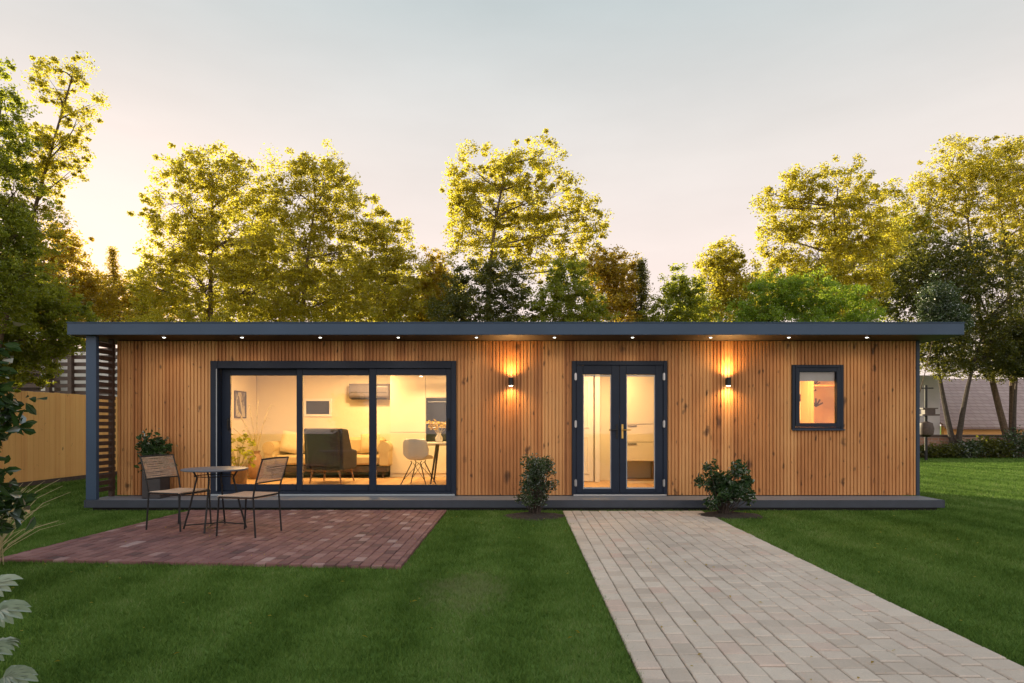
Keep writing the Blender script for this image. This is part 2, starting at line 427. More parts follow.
def brick_mat():
    m, N, L = new_mat('garden_brick')
    v = coords(N, L, (1, 1, 1))
    s = N.new("ShaderNodeSeparateXYZ"); L.new(v, s.inputs[0]); c = N.new("ShaderNodeCombineXYZ"); L.new(s.outputs['X'], c.inputs[0]); L.new(s.outputs['Z'], c.inputs[1])
    b = N.new("ShaderNodeTexBrick"); b.inputs['Scale'].default_value = 2.0
    b.inputs['Color1'].default_value = (.22, .10, .06, 1); b.inputs['Color2'].default_value = (.30, .16, .10, 1); b.inputs['Mortar'].default_value = (.28, .24, .2, 1)
    L.new(c.outputs[0], b.inputs['Vector']); finish(N, L, b.outputs[0], .85, b.outputs['Fac'], .01); return m
M['brick'] = brick_mat()
def roof_tile_mat():
    m, N, L = new_mat('faded_clay_tiles')
    v = coords(N, L); s = N.new("ShaderNodeSeparateXYZ"); L.new(v, s.inputs[0]); c = N.new("ShaderNodeCombineXYZ"); L.new(s.outputs['X'], c.inputs[0]); L.new(s.outputs['Z'], c.inputs[1])
    b = N.new("ShaderNodeTexBrick"); b.inputs['Scale'].default_value = 1.6
    b.inputs['Color1'].default_value = (.40, .29, .28, 1); b.inputs['Color2'].default_value = (.47, .36, .34, 1); b.inputs['Mortar'].default_value = (.26, .18, .17, 1)
    L.new(c.outputs[0], b.inputs['Vector'])
    n = noise(N, L, coords(N, L, (.25, 1, 2.2)), 1.2, 5)
    finish(N, L, mixc(N, L, math_node(N, L, 'MULTIPLY', n, .6), b.outputs[0], (.25, .17, .16)), .85, b.outputs['Fac'], .02); return m
M['tiles'] = roof_tile_mat()

WARM = (1.0, .60, .245)
M['lamp_glow'] = emit('lamp_glow', (1.0, .80, .50), 14)
M['led'] = emit('downlight_led', (1.0, .93, .82), 3.2)
M['room_led'] = emit('room_lamp_glow', (1.0, .82, .55), 6)

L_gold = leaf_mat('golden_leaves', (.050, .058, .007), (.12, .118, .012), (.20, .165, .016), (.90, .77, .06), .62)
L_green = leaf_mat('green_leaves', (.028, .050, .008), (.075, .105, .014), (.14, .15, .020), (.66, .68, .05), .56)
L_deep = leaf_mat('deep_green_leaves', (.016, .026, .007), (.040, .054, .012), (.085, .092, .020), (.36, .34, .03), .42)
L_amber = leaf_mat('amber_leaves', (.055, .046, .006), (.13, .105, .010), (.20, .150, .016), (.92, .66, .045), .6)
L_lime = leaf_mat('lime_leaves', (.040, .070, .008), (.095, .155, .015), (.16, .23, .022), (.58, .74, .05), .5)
L_shrub = leaf_mat('shrub_leaves', (.016, .030, .012), (.040, .068, .024), (.085, .115, .042), (.16, .22, .05), .25, .1)
L_laurel = leaf_mat('laurel_leaves', (.012, .030, .010), (.026, .058, .018), (.055, .100, .028), (.12, .22, .04), .25, .10, .4)
L_silver = leaf_mat('silver_leaves', (.13, .17, .11), (.22, .27, .19), (.33, .37, .29), (.2, .26, .14), .2, .05)

# ------------------------------------------------------------------ ground, path, patio
def sheet(name, pts, z, mat, kind='structure'):
    b = MB(); b.add([(x, y, z) for x, y in pts], [tuple(range(len(pts)))]); o = b.build(name, mat); tag(o, kind=kind); return o
sheet('lawn', [(-250, -60), (250, -60), (250, 400), (-250, 400)], 0, M['lawn'])

def pt_in(poly, x, y):
    c = False; n = len(poly)
    for i in range(n):
        x1, y1 = poly[i]; x2, y2 = poly[(i + 1) % n]
        if (y1 > y) != (y2 > y) and x < (x2 - x1) * (y - y1) / (y2 - y1) + x1: c = not c
    return c
def clip(poly, axis, val, keep_less):
    out = []
    n = len(poly)
    for i in range(n):
        a, b = poly[i], poly[(i + 1) % n]
        ia = (a[axis] <= val) if keep_less else (a[axis] >= val); ib = (b[axis] <= val) if keep_less else (b[axis] >= val)
        if ia: out.append(a)
        if ia != ib:
            t = (val - a[axis]) / (b[axis] - a[axis]); out.append((a[0] + (b[0] - a[0]) * t, a[1] + (b[1] - a[1]) * t))
    return out
def clip_to(poly, region):
    """convex region, counter-clockwise"""
    for i in range(len(region)):
        a, b = region[i], region[(i + 1) % len(region)]
        ex, ey = b[0] - a[0], b[1] - a[1]
        out = []; n = len(poly)
        sd = lambda p: ex * (p[1] - a[1]) - ey * (p[0] - a[0])
        for j in range(n):
            p, q = poly[j], poly[(j + 1) % n]; sp, sq = sd(p), sd(q)
            if sp >= 0: out.append(p)
            if (sp >= 0) != (sq >= 0):
                t = sp / (sp - sq); out.append((p[0] + (q[0] - p[0]) * t, p[1] + (q[1] - p[1]) * t))
        poly = out
        if len(poly) < 3: return []
    return poly
def pavers(b, rects, region, zt, ch, jit, gx_=.003, gy_=.003):
    for (x0, x1, y0, y1) in rects:
        jx = lambda: gx_ * random.uniform(.5, 1.7)
        jy = lambda: gy_ * random.uniform(.6, 1.6)
        poly = [(x0 + jx(), y0 + jy()), (x1 - jx(), y0 + jy()), (x1 - jx(), y1 - jy()), (x0 + jx(), y1 - jy())]
        poly = clip_to(poly, region)
        if len(poly) < 3: continue
        cx_ = sum(p[0] for p in poly) / len(poly); cy_ = sum(p[1] for p in poly) / len(poly)
        tx, ty, dz = random.gauss(0, jit), random.gauss(0, jit), random.gauss(0, .0014)
        zf = lambda p: zt + dz + tx * (p[0] - cx_) + ty * (p[1] - cy_)
        ins = []
        for p in poly:
            d = math.hypot(p[0] - cx_, p[1] - cy_); f = max(0, 1 - ch * 1.3 / max(d, .01)); ins.append((cx_ + (p[0] - cx_) * f, cy_ + (p[1] - cy_) * f))
        n = len(poly)
        vs_ = [(p[0], p[1], .004) for p in poly] + [(p[0], p[1], zf(p) - ch) for p in poly] + [(p[0], p[1], zf(p)) for p in ins]
        fs = [tuple(range(2 * n, 3 * n))]
        for i in range(n):
            j = (i + 1) % n; fs += [(i, j, n + j, n + i), (n + i, n + j, 2 * n + j, 2 * n + i)]
        b.add(vs_, fs, False, min(1, max(0, random.gauss(.5, .22))))
PATH = [(.58, -6.0), (2.57, -6.0), (2.57, 8.9), (.58, 8.9)]
b = MB(); b.add([(x, y, .012) for x, y in PATH], [(0, 1, 2, 3)])
path_sheet = tag(b.build('path_bedding', M['joint']), kind='structure')
rects = []
x = .58; ci = 0
while x < 2.57:
    w = random.choice((.118, .13, .142)) if ci else .13
    x1 = min(2.57, x + w)
    if 2.57 - x1 < .06: x1 = 2.57
    y = -6.0 - random.random() * .2
    while y < 8.9:
        l = random.choice([.10, .125, .15, .15, .175]); rects.append((x, x1, y, y + l)); y += l
    x = x1; ci += 1
b = MB(); pavers(b, rects, PATH, .026, .006, .007, .0026, .0052)
tag(b.build('path', M['path']), kind='structure')
PATIO = [(-4.80, 5.70), (-1.05, 5.40), (-1.08, 8.93), (-4.73, 8.93)]
b = MB(); b.add([(x_, y_, .010) for x_, y_ in PATIO], [(0, 1, 2, 3)])
tag(b.build('patio_bedding', M['joint_dark']), kind='structure')
rects = []
xx = -5.2; row = 0
while xx < -.9:
    yy = 5.2 + (row % 2) * .08
    while yy < 9: rects.append((xx, xx + .105, yy, yy + .16)); yy += .16
    xx += .105; row += 1
b = MB(); pavers(b, rects, PATIO, .036, .006, .014, .003, .004)
tag(b.build('patio', M['patio']), kind='structure')
# edging of the path: thin soil strips where the turf was cut
BEDS = [(.18, 8.45, .42, .30), (2.80, 8.52, .48, .30)]
for (bx_, by_, rx_, ry_) in BEDS:
    n, rings = 28, 5; vs_, fs = [(bx_, by_, .045)], []
    for i in range(1, rings + 1):
        for k in range(n):
            a = 2 * PI * k / n; q = i / rings; wob = 1 + .14 * math.sin(3 * a + bx_) + .08 * math.sin(7 * a)
            vs_.append((bx_ + rx_ * q * wob * math.cos(a), by_ + ry_ * q * wob * math.sin(a), .045 * (1 - q ** 2) + .005 + random.random() * .018 * (q < 1)))
    for k in range(n): fs.append((0, 1 + k, 1 + (k + 1) % n))
    for i in range(rings - 1):
        for k in range(n):
            a, b_ = 1 + i * n + k, 1 + i * n + (k + 1) % n; fs.append((a, a + n, b_ + n, b_))
    mb = MB(); mb.add(vs_, fs, True); tag(mb.build('soil_bed', M['soil']), kind='structure')

# grass blades
def in_path(x, y):
    e_ = .012 * np.sin(y * 23) + .010 * np.sin(y * 57 + 1) + .004
    return (x > .585 + e_) & (x < 2.565 - e_) & (y < 8.9)
def in_patio(x, y):
    t = (x + 4.8) / 3.75; front = 5.70 - .30 * t
    return (x > -4.80 + (y - 5.7) * .021) & (x < -1.05 - (y - 5.4) * .0085) & (y > front) & (y < 8.95)
def in_bed(x, y):
    r = np.zeros(len(x), bool)
    for (bx_, by_, rx_, ry_) in BEDS: r |= ((x - bx_) / rx_) ** 2 + ((y - by_) / ry_) ** 2 < .9
    return r
def in_house(x, y): return (x > -6.4) & (x < 6.15) & (y > 9.0) & (y < 14)
def scatter(y0, y1, dens, marg=1.0, xlim=None):
    xl, xr = -CX / F * y1 - marg, (1024 - CX) / F * y1 + marg
    if xlim: xl, xr = max(xl, xlim[0]), min(xr, xlim[1])
    n = int((xr - xl) * (y1 - y0) * dens)
    x = rng.uniform(xl, xr, n); y = rng.uniform(y0, y1, n)
    k = (x > -CX / F * y - marg) & (x < (1024 - CX) / F * y + marg)
    k &= ~in_path(x, y) & ~in_patio(x, y) & ~in_bed(x, y) & ~in_house(x, y) & (x > -9.95)
    return x[k], y[k]
gx, gy, gs = [], [], []
for (a0, a1, dn, s_) in ((2.3, 3.6, 11000, 1.0), (3.6, 5.2, 8000, 1.15), (5.2, 7.2, 5000, 1.5), (7.2, 9.4, 3600, 1.9), (9.4, 14, 1500, 2.6), (14, 23.4, 700, 4.0)):
    x_, y_ = scatter(a0, a1, dn); gx.append(x_); gy.append(y_); gs.append(np.full(len(x_), s_))
gx, gy, gs = map(np.concatenate, (gx, gy, gs))
n = len(gx)
ang = rng.uniform(0, 2 * PI, n); hh = rng.uniform(.018, .042, n) * (.8 + .2 * gs ** .5); ww = rng.uniform(.0018, .0032, n) * gs
lean = rng.normal(0, .016, (n, 2)) * (1 + .2 * gs[:, None])
v = np.zeros((n, 3, 3))
v[:, 0, 0] = gx - np.cos(ang) * ww; v[:, 0, 1] = gy - np.sin(ang) * ww
v[:, 1, 0] = gx + np.cos(ang) * ww; v[:, 1, 1] = gy + np.sin(ang) * ww
v[:, 2, 0] = gx + lean[:, 0]; v[:, 2, 1] = gy + lean[:, 1]; v[:, 2, 2] = hh
gt = np.repeat(np.clip(rng.normal(.5, .28, n), 0, 1.3), 3)
g = np_mesh('grass', v.reshape(-1, 3), np.arange(3 * n).reshape(-1, 3), M['grass'], tint=gt)
tag(g, 'short mown green grass of the lawn', 'grass', kind='stuff')

nf = 150
fx = rng.uniform(-4.6, 5.5, nf); fy = rng.uniform(3.0, 8.8, nf)
fz = np.where(in_path(fx, fy), .034, np.where(in_patio(fx, fy), .046, .045))
fallen = (fx, fy, fz)
# ------------------------------------------------------------------ the garden room
WY = 9.60                                       # face of the cladding
HX0, HX1, ZB, ZT = -6.23, 6.06, .165, 2.548
YB = 13.40
OPEN = [(-4.785, -1.010, .168, 2.236), (.766, 2.234, .168, 2.236), (4.150, 4.942, 1.168, 2.176)]
house = thing('garden_room', 'long single-storey garden room clad in vertical larch slats under a flat slate-grey roof', 'garden room')

def wall_boxes(b, x0, x1, y0, y1, z0, z1, opens):
    xs = sorted({x0, x1} | {o[0] for o in opens} | {o[1] for o in opens})
    for a, c in zip(xs[:-1], xs[1:]):
        mid = (a + c) / 2; op = [o for o in opens if o[0] < mid < o[1]]
        if not op: b.box(a, c, y0, y1, z0, z1); continue
        o = op[0]
        if o[2] > z0 + .01: b.box(a, c, y0, y1, z0, o[2])
        if o[3] < z1 - .01: b.box(a, c, y0, y1, o[3], z1)
# cladding: grooved slats, a broader joint after every third
b = MB()
wall_boxes(b, HX0, HX1, WY + .020, WY + .055, ZB + .004, ZT - .004, OPEN)
pitch = .054; i = 0; x = HX0
while x < HX1 - .02:
    gap = .014 if (i % 3 == 2) else .012
    x0, x1 = x + .001, min(x + pitch - gap, HX1)
    segs = [(ZB + .006, ZT - .006)]
    for o in OPEN:
        new = []
        for (z0, z1) in segs:
            if x1 > o[0] and x0 < o[1]:
                if o[2] - z0 > .05: new.append((z0, o[2]))
                if z1 - o[3] > .05: new.append((o[3], z1))
            else: new.append((z0, z1))
        segs = new
    dy = random.uniform(-.0015, .0015); cf = .0045
    for (z0, z1) in segs:
        yf = WY + dy; yb = WY + .0205
        vs_ = [(x0, yb, z0), (x0, yf + cf, z0), (x0 + cf, yf, z0), (x1 - cf, yf, z0), (x1, yf + cf, z0), (x1, yb, z0)]
        vs_ += [(q[0], q[1], z1) for q in vs_]
        b.add(vs_, [(0, 1, 7, 6), (1, 2, 8, 7), (2, 3, 9, 8), (3, 4, 10, 9), (4, 5, 11, 10), (5, 4, 3, 2, 1, 0), (6, 7, 8, 9, 10, 11)])
    x += pitch; i += 1
b.build('front_wall', M['clad'], house)
b = MB(); wall_boxes(b, HX0 + .1, HX1 - .1, WY + .058, WY + .16, ZB + .01, ZT - .01, OPEN); b.build('inner_wall', M['cream'], house)
for (x0, x1) in ((HX0, HX0 + .097), (HX1 - .097, HX1)):
    b = MB(); b.box(x0, x1, WY + .058, YB - .103, ZB + .004, ZT - .004); b.build('side_wall', M['clad'], house)
b = MB(); b.box(HX0, HX1, YB - .10, YB, ZB + .004, ZT - .004); b.build('rear_wall', M['clad'], house)
b = MB(); b.box(HX0 + .1, HX1 - .1, WY + .163, YB - .103, ZB + .003, ZB + .025); b.build('floor', M['oak'], house)
b = MB(); b.box(HX0 + .1, HX1 - .1, WY + .163, YB - .103, 2.40, 2.45); b.build('ceiling', M['ceil'], house)
b = MB()
b.box(HX0 + .6, -.30, YB - .16, YB - .106, ZB + .026, 2.398)            # rear lining, living room
b.box(HX0 + .55, HX0 + .597, WY + .163, YB - .163, ZB + .026, 2.398)    # left lining
b.box(-.297, -.20, WY + .163, YB - .106, ZB + .026, 2.398)              # partition
b.box(3.30, 3.40, WY + .163, YB - .106, ZB + .026, 2.398)
b.box(-.197, 3.297, 11.90, 11.95, ZB + .026, 2.398)                     # back of the hall
b.box(3.403, HX1 - .1, 11.90, 11.95, ZB + .026, 2.398)
b.build('partition_wall', M['cream'], house)

# roof
b = MB(); b.box(-6.51, 6.33, 8.985, 13.70, 2.560, 2.70)
roof = b.build('roof', M['slate'], house)
b = MB(); b.box(-6.53, 6.35, 8.955, 8.983, 2.545, 2.713, c=.004); b.box(-6.53, -6.513, 8.986, 13.72, 2.545, 2.713); b.box(6.333, 6.35, 8.986, 13.72, 2.545, 2.713)
b.build('fascia', M['fascia'], roof)
b = MB(); b.box(-6.535, 6.355, 8.945, 8.990, 2.715, 2.728, c=.003); b.build('drip_trim', M['fascia'], roof)
b = MB(); b.box(-6.51, 6.33, 8.985, WY + .05, 2.549, 2.558); b.box(-6.51, HX0, WY + .051, 13.7, 2.549, 2.558); b.box(HX1, 6.33, WY + .051, 13.7, 2.549, 2.558)
b.build('soffit', M['soffit'], roof)
b = MB()
for k in range(26):
    pass
# deck
b = MB()
y = 9.07
dk = MB()
while y < WY + .01:
    y1 = min(y + .138, WY + .018); dk.box(-6.33, 6.115, y, y1 - .005, .130, .160, c=.003); y = y1
deck = dk.build('deck', M['deck'], house)
b = MB(); b.box(-6.33, 6.115, 9.045, 9.068, .050, .1605, c=.003); b.box(6.117, 6.13, 9.045, WY + .02, .050, .1605); b.box(-6.35, -6.332, 9.045, WY + .02, .050, .1605)
b.build('deck_edge', M['deck_edge'], deck)
b = MB(); b.box(-6.28, 6.07, 9.13, 13.4, -.05, .125); b.build('plinth', M['black'], house)
b = MB(); b.box(HX1 + .002, HX1 + .052, WY - .012, WY + .09, ZB + .002, ZT - .002); b.build('corner_trim', M['slate'], house)
# post and slatted side screen on the left
b = MB(); b.box(-6.335, -6.185, 9.06, 9.13, .162, 2.546, c=.004); b.build('corner_post', M['fascia'], house)
b = MB()
z = .26
while z < 2.5:
    b.box(-6.285, -6.235, 9.132, 9.575, z, z + .058); z += .098
b.box(-6.292, -6.228, 9.49, 9.545, .163, 2.545)
b.build('slatted_screen', M['dark_wood'], house)

# sliding door
def frame4(b, x0, x1, y0, y1, z0, z1, l, r_, t, bt, c=.004):
    b.box(x0, x0 + l, y0, y1, z0, z1, c=c); b.box(x1 - r_, x1, y0, y1, z0, z1, c=c)
    b.box(x0 + l, x1 - r_, y0 + .002, y1 - .002, z1 - t, z1, c=c); b.box(x0 + l, x1 - r_, y0 + .002, y1 - .002, z0, z0 + bt, c=c)
e = .002
sd = MB(); o = OPEN[0]
frame4(sd, o[0] + e, o[1] - e, WY - .028, WY + .165, o[2] + e, o[3] - e, .105, .075, .115, .055)
sdoor = sd.build('sliding_door', M['anthracite'], house)
b = MB(); b.box(o[0] + .02, o[1] - .02, WY - .055, WY - .030, .163, .190, c=.003); b.build('sill', M['bead'], sdoor)
b = MB(); b.box(o[0] + .093, o[0] + .107, WY - .034, WY - .029, .24, 2.11); b.build('track_trim', M['bead'], sdoor)
panels = [(-4.675, -3.425, .110, (-4.54, -3.51)), (-3.49, -2.275, .060, (-3.40, -2.37)), (-2.355, -1.088, .010, (-2.246, -1.17))]
for (x0, x1, dy, (g0, g1)) in panels:
    b = MB(); y0 = WY + dy; frame4(b, x0, x1, y0, y0 + .045, .226, 2.118, g0 - x0, x1 - g1, .10, .10)
    b.build('door_panel', M['anthracite'], sdoor)
    b = MB(); b.box(g0 + .0005, g1 - .0005, y0 + .016, y0 + .028, .3265, 2.0175); b.build('pane', M['glass'], sdoor)
for hx, y0 in ((-4.565, WY + .110), (-1.135, WY + .010)):
    b = MB(); b.box(hx - .015, hx + .015, y0 - .012, y0 - .001, 1.16, 1.36, c=.003)
    b.tube([(hx, y0 - .012, 1.19), (hx + .004, y0 - .05, 1.20), (hx + .004, y0 - .05, 1.32), (hx, y0 - .012, 1.33)], .008); b.build('handle', M['black'], sdoor)
# french doors
o = OPEN[1]
b = MB(); frame4(b, o[0] + e, o[1] - e, WY - .028, WY + .15, o[2] + e, o[3] - e, .062, .062, .066, .03)
fdoor = b.build('door_frame', M['anthracite'], house)
b = MB(); b.box(o[0] + .02, o[1] - .02, WY - .06, WY - .030, .163, .186, c=.003); b.build('threshold', M['alu'], fdoor)
for side, (x0, x1, g0, g1) in enumerate(((.833, 1.498, .938, 1.372), (1.502, 2.167, 1.602, 2.047))):
    b = MB(); frame4(b, x0, x1, WY - .012, WY + .055, .202, 2.166, g0 - x0, x1 - g1, .142, .062)
    leaf = b.build('door', M['anthracite'], house)
    b = MB(); b.box(g0, g1, WY + .018, WY + .030, .2665, 2.0175); b.build('pane', M['glass'], leaf)
    b = MB(); frame4(b, g0 + .0005, g1 - .0005, WY - .004, WY + .016, .267, 2.017, .014, .014, .022, .022, c=.002); b.build('glazing_bead', M['bead'], leaf)
    hx = x1 - .04 if side == 0 else x0 + .04; sgn = -1 if side == 0 else 1
    b = MB(); b.box(hx - .016, hx + .016, WY - .024, WY - .0125, 1.04, 1.26, c=.003)
    b.tube([(hx, WY - .02, 1.175), (hx, WY - .062, 1.175), (hx + sgn * .02, WY - .066, 1.175), (hx + sgn * .125, WY - .064, 1.172)], .0095)
    b.build('handle', M['black'] if side == 0 else M['brass'], leaf)
    hgx = x0 - .010 if side == 0 else x1 + .010
    for hz in (1.99, 1.265, .36):
        b = MB(); b.tube([(hgx, WY - .040, hz - .055), (hgx, WY - .040, hz + .055)], .013); b.box(hgx - .018, hgx + .018, WY - .034, WY - .0285, hz - .045, hz + .045); b.build('hinge', M['alu'], leaf)
# window
o = OPEN[2]
b = MB(); frame4(b, o[0] + e, o[1] - e, WY - .022, WY + .13, o[2] + e, o[3] - e, .045, .045, .045, .045)
win = b.build('window', M['anthracite'], house)
b = MB(); frame4(b, o[0] + .049, o[1] - .049, WY - .030, WY + .05, o[2] + .049, o[3] - .049, .062, .062, .062, .062); b.build('sash', M['anthracite'], win)
b = MB(); b.box(4.261, 4.831, WY + .01, WY + .022, 1.279, 2.065); b.build('pane', M['glass'], win)
b = MB(); b.box(o[0] - .01, o[1] + .01, WY - .05, WY - .023, o[2] - .004, o[2] + .016, c=.003); b.build('sill', M['slate'], win)
b = MB(); b.box(4.24, 4.85, WY + .075, WY + .09, 1.93, 2.09); b.build('roller_blind', M['blind'], win)

# lamps on and under the eaves
def spot(name, loc, d, energy, ang, blend, color, size, parent):
    l = bpy.data.lights.new(name, 'SPOT'); l.energy = energy; l.spot_size = R(ang); l.spot_blend = blend; l.color = color; l.shadow_soft_size = size
    o_ = bpy.data.objects.new(name, l); COL.objects.link(o_); o_.location = loc
    o_.rotation_euler = (-Vector(d)).to_track_quat('Z', 'Y').to_euler()
    o_.parent = parent
    return o_
for k, (lx, lab) in enumerate(((X(511, WY), 'black up-and-down wall lamp on the timber left of the French doors'), (X(727, WY), 'black up-and-down wall lamp on the timber between French doors and small window'))):
    t = thing('wall_lamp', lab, 'wall lamp', (lx, WY - .07, Z(382, WY)), group='wall lamps on the cladding')
    b = MB(); b.lathe([(.034, -.058), (.036, -.060), (.036, .060), (.034, .058), (.030, .050), (.004, .050)], 20); b.build('lamp_body', M['black'], t)
    b = MB(); b.box(-.03, .03, .030, .068, -.045, .045, c=.004); b.build('wall_bracket', M['black'], t)
    b = MB(); b.lathe([(.001, .0545), (.029, .0545), (.029, .057), (.001, .057)], 16); b.build('bulb', M['lamp_glow'], t)
    b = MB(); b.lathe([(.001, -.0635), (.029, -.0635), (.029, -.061), (.001, -.061)], 16); b.build('bulb', M['lamp_glow'], t)
    spot('lamp_light', (0, -.02, .066), (0, .0, 1), 20, 156, 1.0, (1, .56, .18), .03, t)
    spot('lamp_light', (0, -.02, -.070), (0, .0, -1), 13, 156, 1.0, (1, .60, .20), .03, t)
ordn = ['leftmost', 'second', 'third', 'fourth', 'fifth', 'sixth', 'seventh', 'eighth', 'ninth', 'rightmost']
for k in range(10):
    lx = X(164 + k * 78.1, 9.22)
    lab = {0: 'leftmost small round downlight in the dark soffit', 9: 'rightmost small round downlight in the dark soffit'}.get(k, ordn[k] + ' small round downlight from the left in the dark soffit')
    t = thing('soffit_downlight', lab, 'downlight', (lx, 9.22, 2.549), group='downlights in the soffit')
    b = MB(); b.lathe([(.040, -.006), (.044, -.004), (.044, -.0005), (.040, -.0005)], 20); b.build('bezel', M['slate'], t)
    b = MB(); b.lathe([(.001, -.013), (.018, -.011), (.021, -.007), (.001, -.007)], 16); b.build('diffuser', M['led'], t)
    spot('downlight_beam', (0, 0, -.02), (0, .15, -1), 2.2, 120, .8, (1, .80, .55), .03, t)

# ------------------------------------------------------------------ interior
FZ = ZB + .0255
def room_lamp(loc, energy, lab, color=WARM, size=.35):
    t = thing('ceiling_lamp', lab, 'ceiling lamp', loc, group='ceiling lamps indoors')
    b = MB(); b.lathe([(.07, -.02), (.075, -.015), (.075, -.001), (.07, -.001)], 20); b.build('lamp_rim', M['white'], t)
    b = MB(); b.lathe([(.001, -.028), (.05, -.027), (.062, -.021), (.001, -.0205)], 20); b.build('diffuser', M['room_led'], t)
    l = bpy.data.lights.new('room_light', 'AREA'); l.shape = 'DISK'; l.size = size; l.energy = energy; l.color = color
    o_ = bpy.data.objects.new('room_light', l); COL.objects.link(o_); o_.location = (0, 0, -.04); o_.parent = t
room_lamp((X(363, 12.2), 12.2, 2.398), 28, 'round ceiling lamp in front of the air conditioner above the sofa')
room_lamp((-4.75, 11.2, 2.398), 23, 'round ceiling lamp near the left wall above the leafy pot plant')
room_lamp((-1.5, 11.3, 2.398), 22, 'round ceiling lamp above the dining table')
room_lamp((1.4, 10.7, 2.398), 26, 'round ceiling lamp in the hall behind the French doors')
room_lamp((4.7, 10.7, 2.398), 48, 'round ceiling lamp in the room behind the small window', (1, .50, .14))
RY = YB - .16
# picture on the left lining
lx = HX0 + .598
t = thing('picture_frame', 'dark framed picture hanging on the left living-room wall', 'picture', (lx, 12.45, 1.65))
b = MB(); 
b.box(.001, .025, -.25, -.225, -.27, .27); b.box(.001, .025, .225, .25, -.27, .27); b.box(.001, .025, -.225, .225, .245, .27); b.box(.001, .025, -.225, .225, -.27, -.245)
b.build('frame', M['dark_wood'], t)
m_, N, L = new_mat('abstract_print'); v_ = coords(N, L, (1, 5, 2)); nz = noise(N, L, v_, 1.5, 3)
r_ = ramp(N, [(.35, (.45, .4, .3)), (.5, (.12, .10, .09)), (.65, (.3, .28, .25))]); r_.color_ramp.interpolation = 'CONSTANT'; L.new(nz, r_.inputs[0]); finish(N, L, r_.outputs[0], .5)
b = MB(); b.box(.002, .012, -.2245, .2245, -.2445, .2445); b.build('print', m_, t)
# high rear window strip
b = MB(); wx0, wx1 = X(304, RY), X(332, RY); frame4(b, wx0, wx1, RY - .03, RY - .001, 1.42, 1.80, .05, .05, .05, .05)
rw = b.build('rear_window', M['white'], house)
b = MB(); b.box(wx0 + .051, wx1 - .051, RY - .018, RY - .008, 1.471, 1.749); b.build('pane', M['oven'], rw)
# air conditioner
t = thing('air_conditioner', 'grey wall-mounted air conditioner high on the rear living-room wall', 'air conditioner', (X(371, RY), RY - .001, 1.95))
b = MB()
prof = [(-.0, -.17), (-.17, -.15), (-.21, -.10), (-.21, .10), (-.17, .16), (0, .17)]
w2 = .42; vs_ = [(-w2, y, z) for y, z in prof] + [(w2, y, z) for y, z in prof]; k = len(prof)
b.add(vs_, [tuple(range(k)), tuple(reversed(range(k, 2 * k)))] + [(i, i + k, (i + 1) % k + k, (i + 1) % k) for i in range(k)])
b.build('casing', M['ac'], t, bevel=.012)
b = MB(); b.box(-.36, .36, -.205, -.12, -.168, -.155); b.box(-.38, .38, -.214, -.211, -.03, -.022); b.build('louvre_flap', M['black'], t)
# sofa
t = thing('sofa', 'pale mustard sofa with rolled arms and dark wooden base along the rear wall', 'sofa', (-3.87, 12.75, FZ))
b = MB(); b.box(-1.02, 1.02, -.40, .34, .26, .45, c=.04); b.build('seat', M['sofa'], t)
b = MB(); b.box(-1.02, 1.02, .20, .42, .452, .80, c=.06); b.build('backrest', M['sofa'], t)
for s_ in (-1, 1):
    b = MB(); b.box(s_ * 1.14 - .11, s_ * 1.14 + .11, -.42, .40, .24, .56, c=.03); b.tube([(s_ * 1.14, -.43, .60), (s_ * 1.14, .41, .60)], .125, 16); b.build('armrest', M['sofa'], t)
b = MB(); b.box(-1.2, 1.2, -.38, .36, .12, .235, c=.01); b.build('base', M['dark_wood'], t)
for sx in (-1.1, 1.1):
    for sy in (-.32, .3):
        b = MB(); b.tube([(sx, sy, 0), (sx, sy, .119)], [.018, .028]); b.build('leg', M['dark_wood'], t)
def pillow(name, lab, loc, rot, mat, s=.23):
    n = 10; vs_, fs = [], []
    for side in (1, -1):
        for i in range(n + 1):
            for j in range(n + 1):
                u, w = i / n * 2 - 1, j / n * 2 - 1
                th = .09 * max(0, (1 - u ** 4) * (1 - w ** 4)) ** .6
                k_ = 1 - .07 * (abs(u * w))
                vs_.append((u * s * k_ * (1 - .05 * (1 - w * w)), side * th, w * s * k_ * (1 - .05 * (1 - u * u))))
    q = (n + 1) ** 2
    for sd_ in (0, 1):
        for i in range(n):
            for j in range(n):
                a = sd_ * q + i * (n + 1) + j; f = (a, a + n + 1, a + n + 2, a + 1); fs.append(f if sd_ else tuple(reversed(f)))
    b = MB(); b.add(vs_, fs, True); o_ = b.build(name, mat); o_.location = loc; o_.rotation_euler = rot; tag(o_, lab, 'cushion', 'cushions on the sofa')
pillow('cushion', 'cream square cushion leaning at the left end of the sofa', (-4.68, 12.72, FZ + .70), (R(-18), R(10), R(12)), M['cushion'], .24)
pillow('cushion', 'mustard cushion resting on the right half of the sofa', (-3.1, 12.72, FZ + .69), (R(-18), R(-6), R(-8)), M['sofa'], .22)
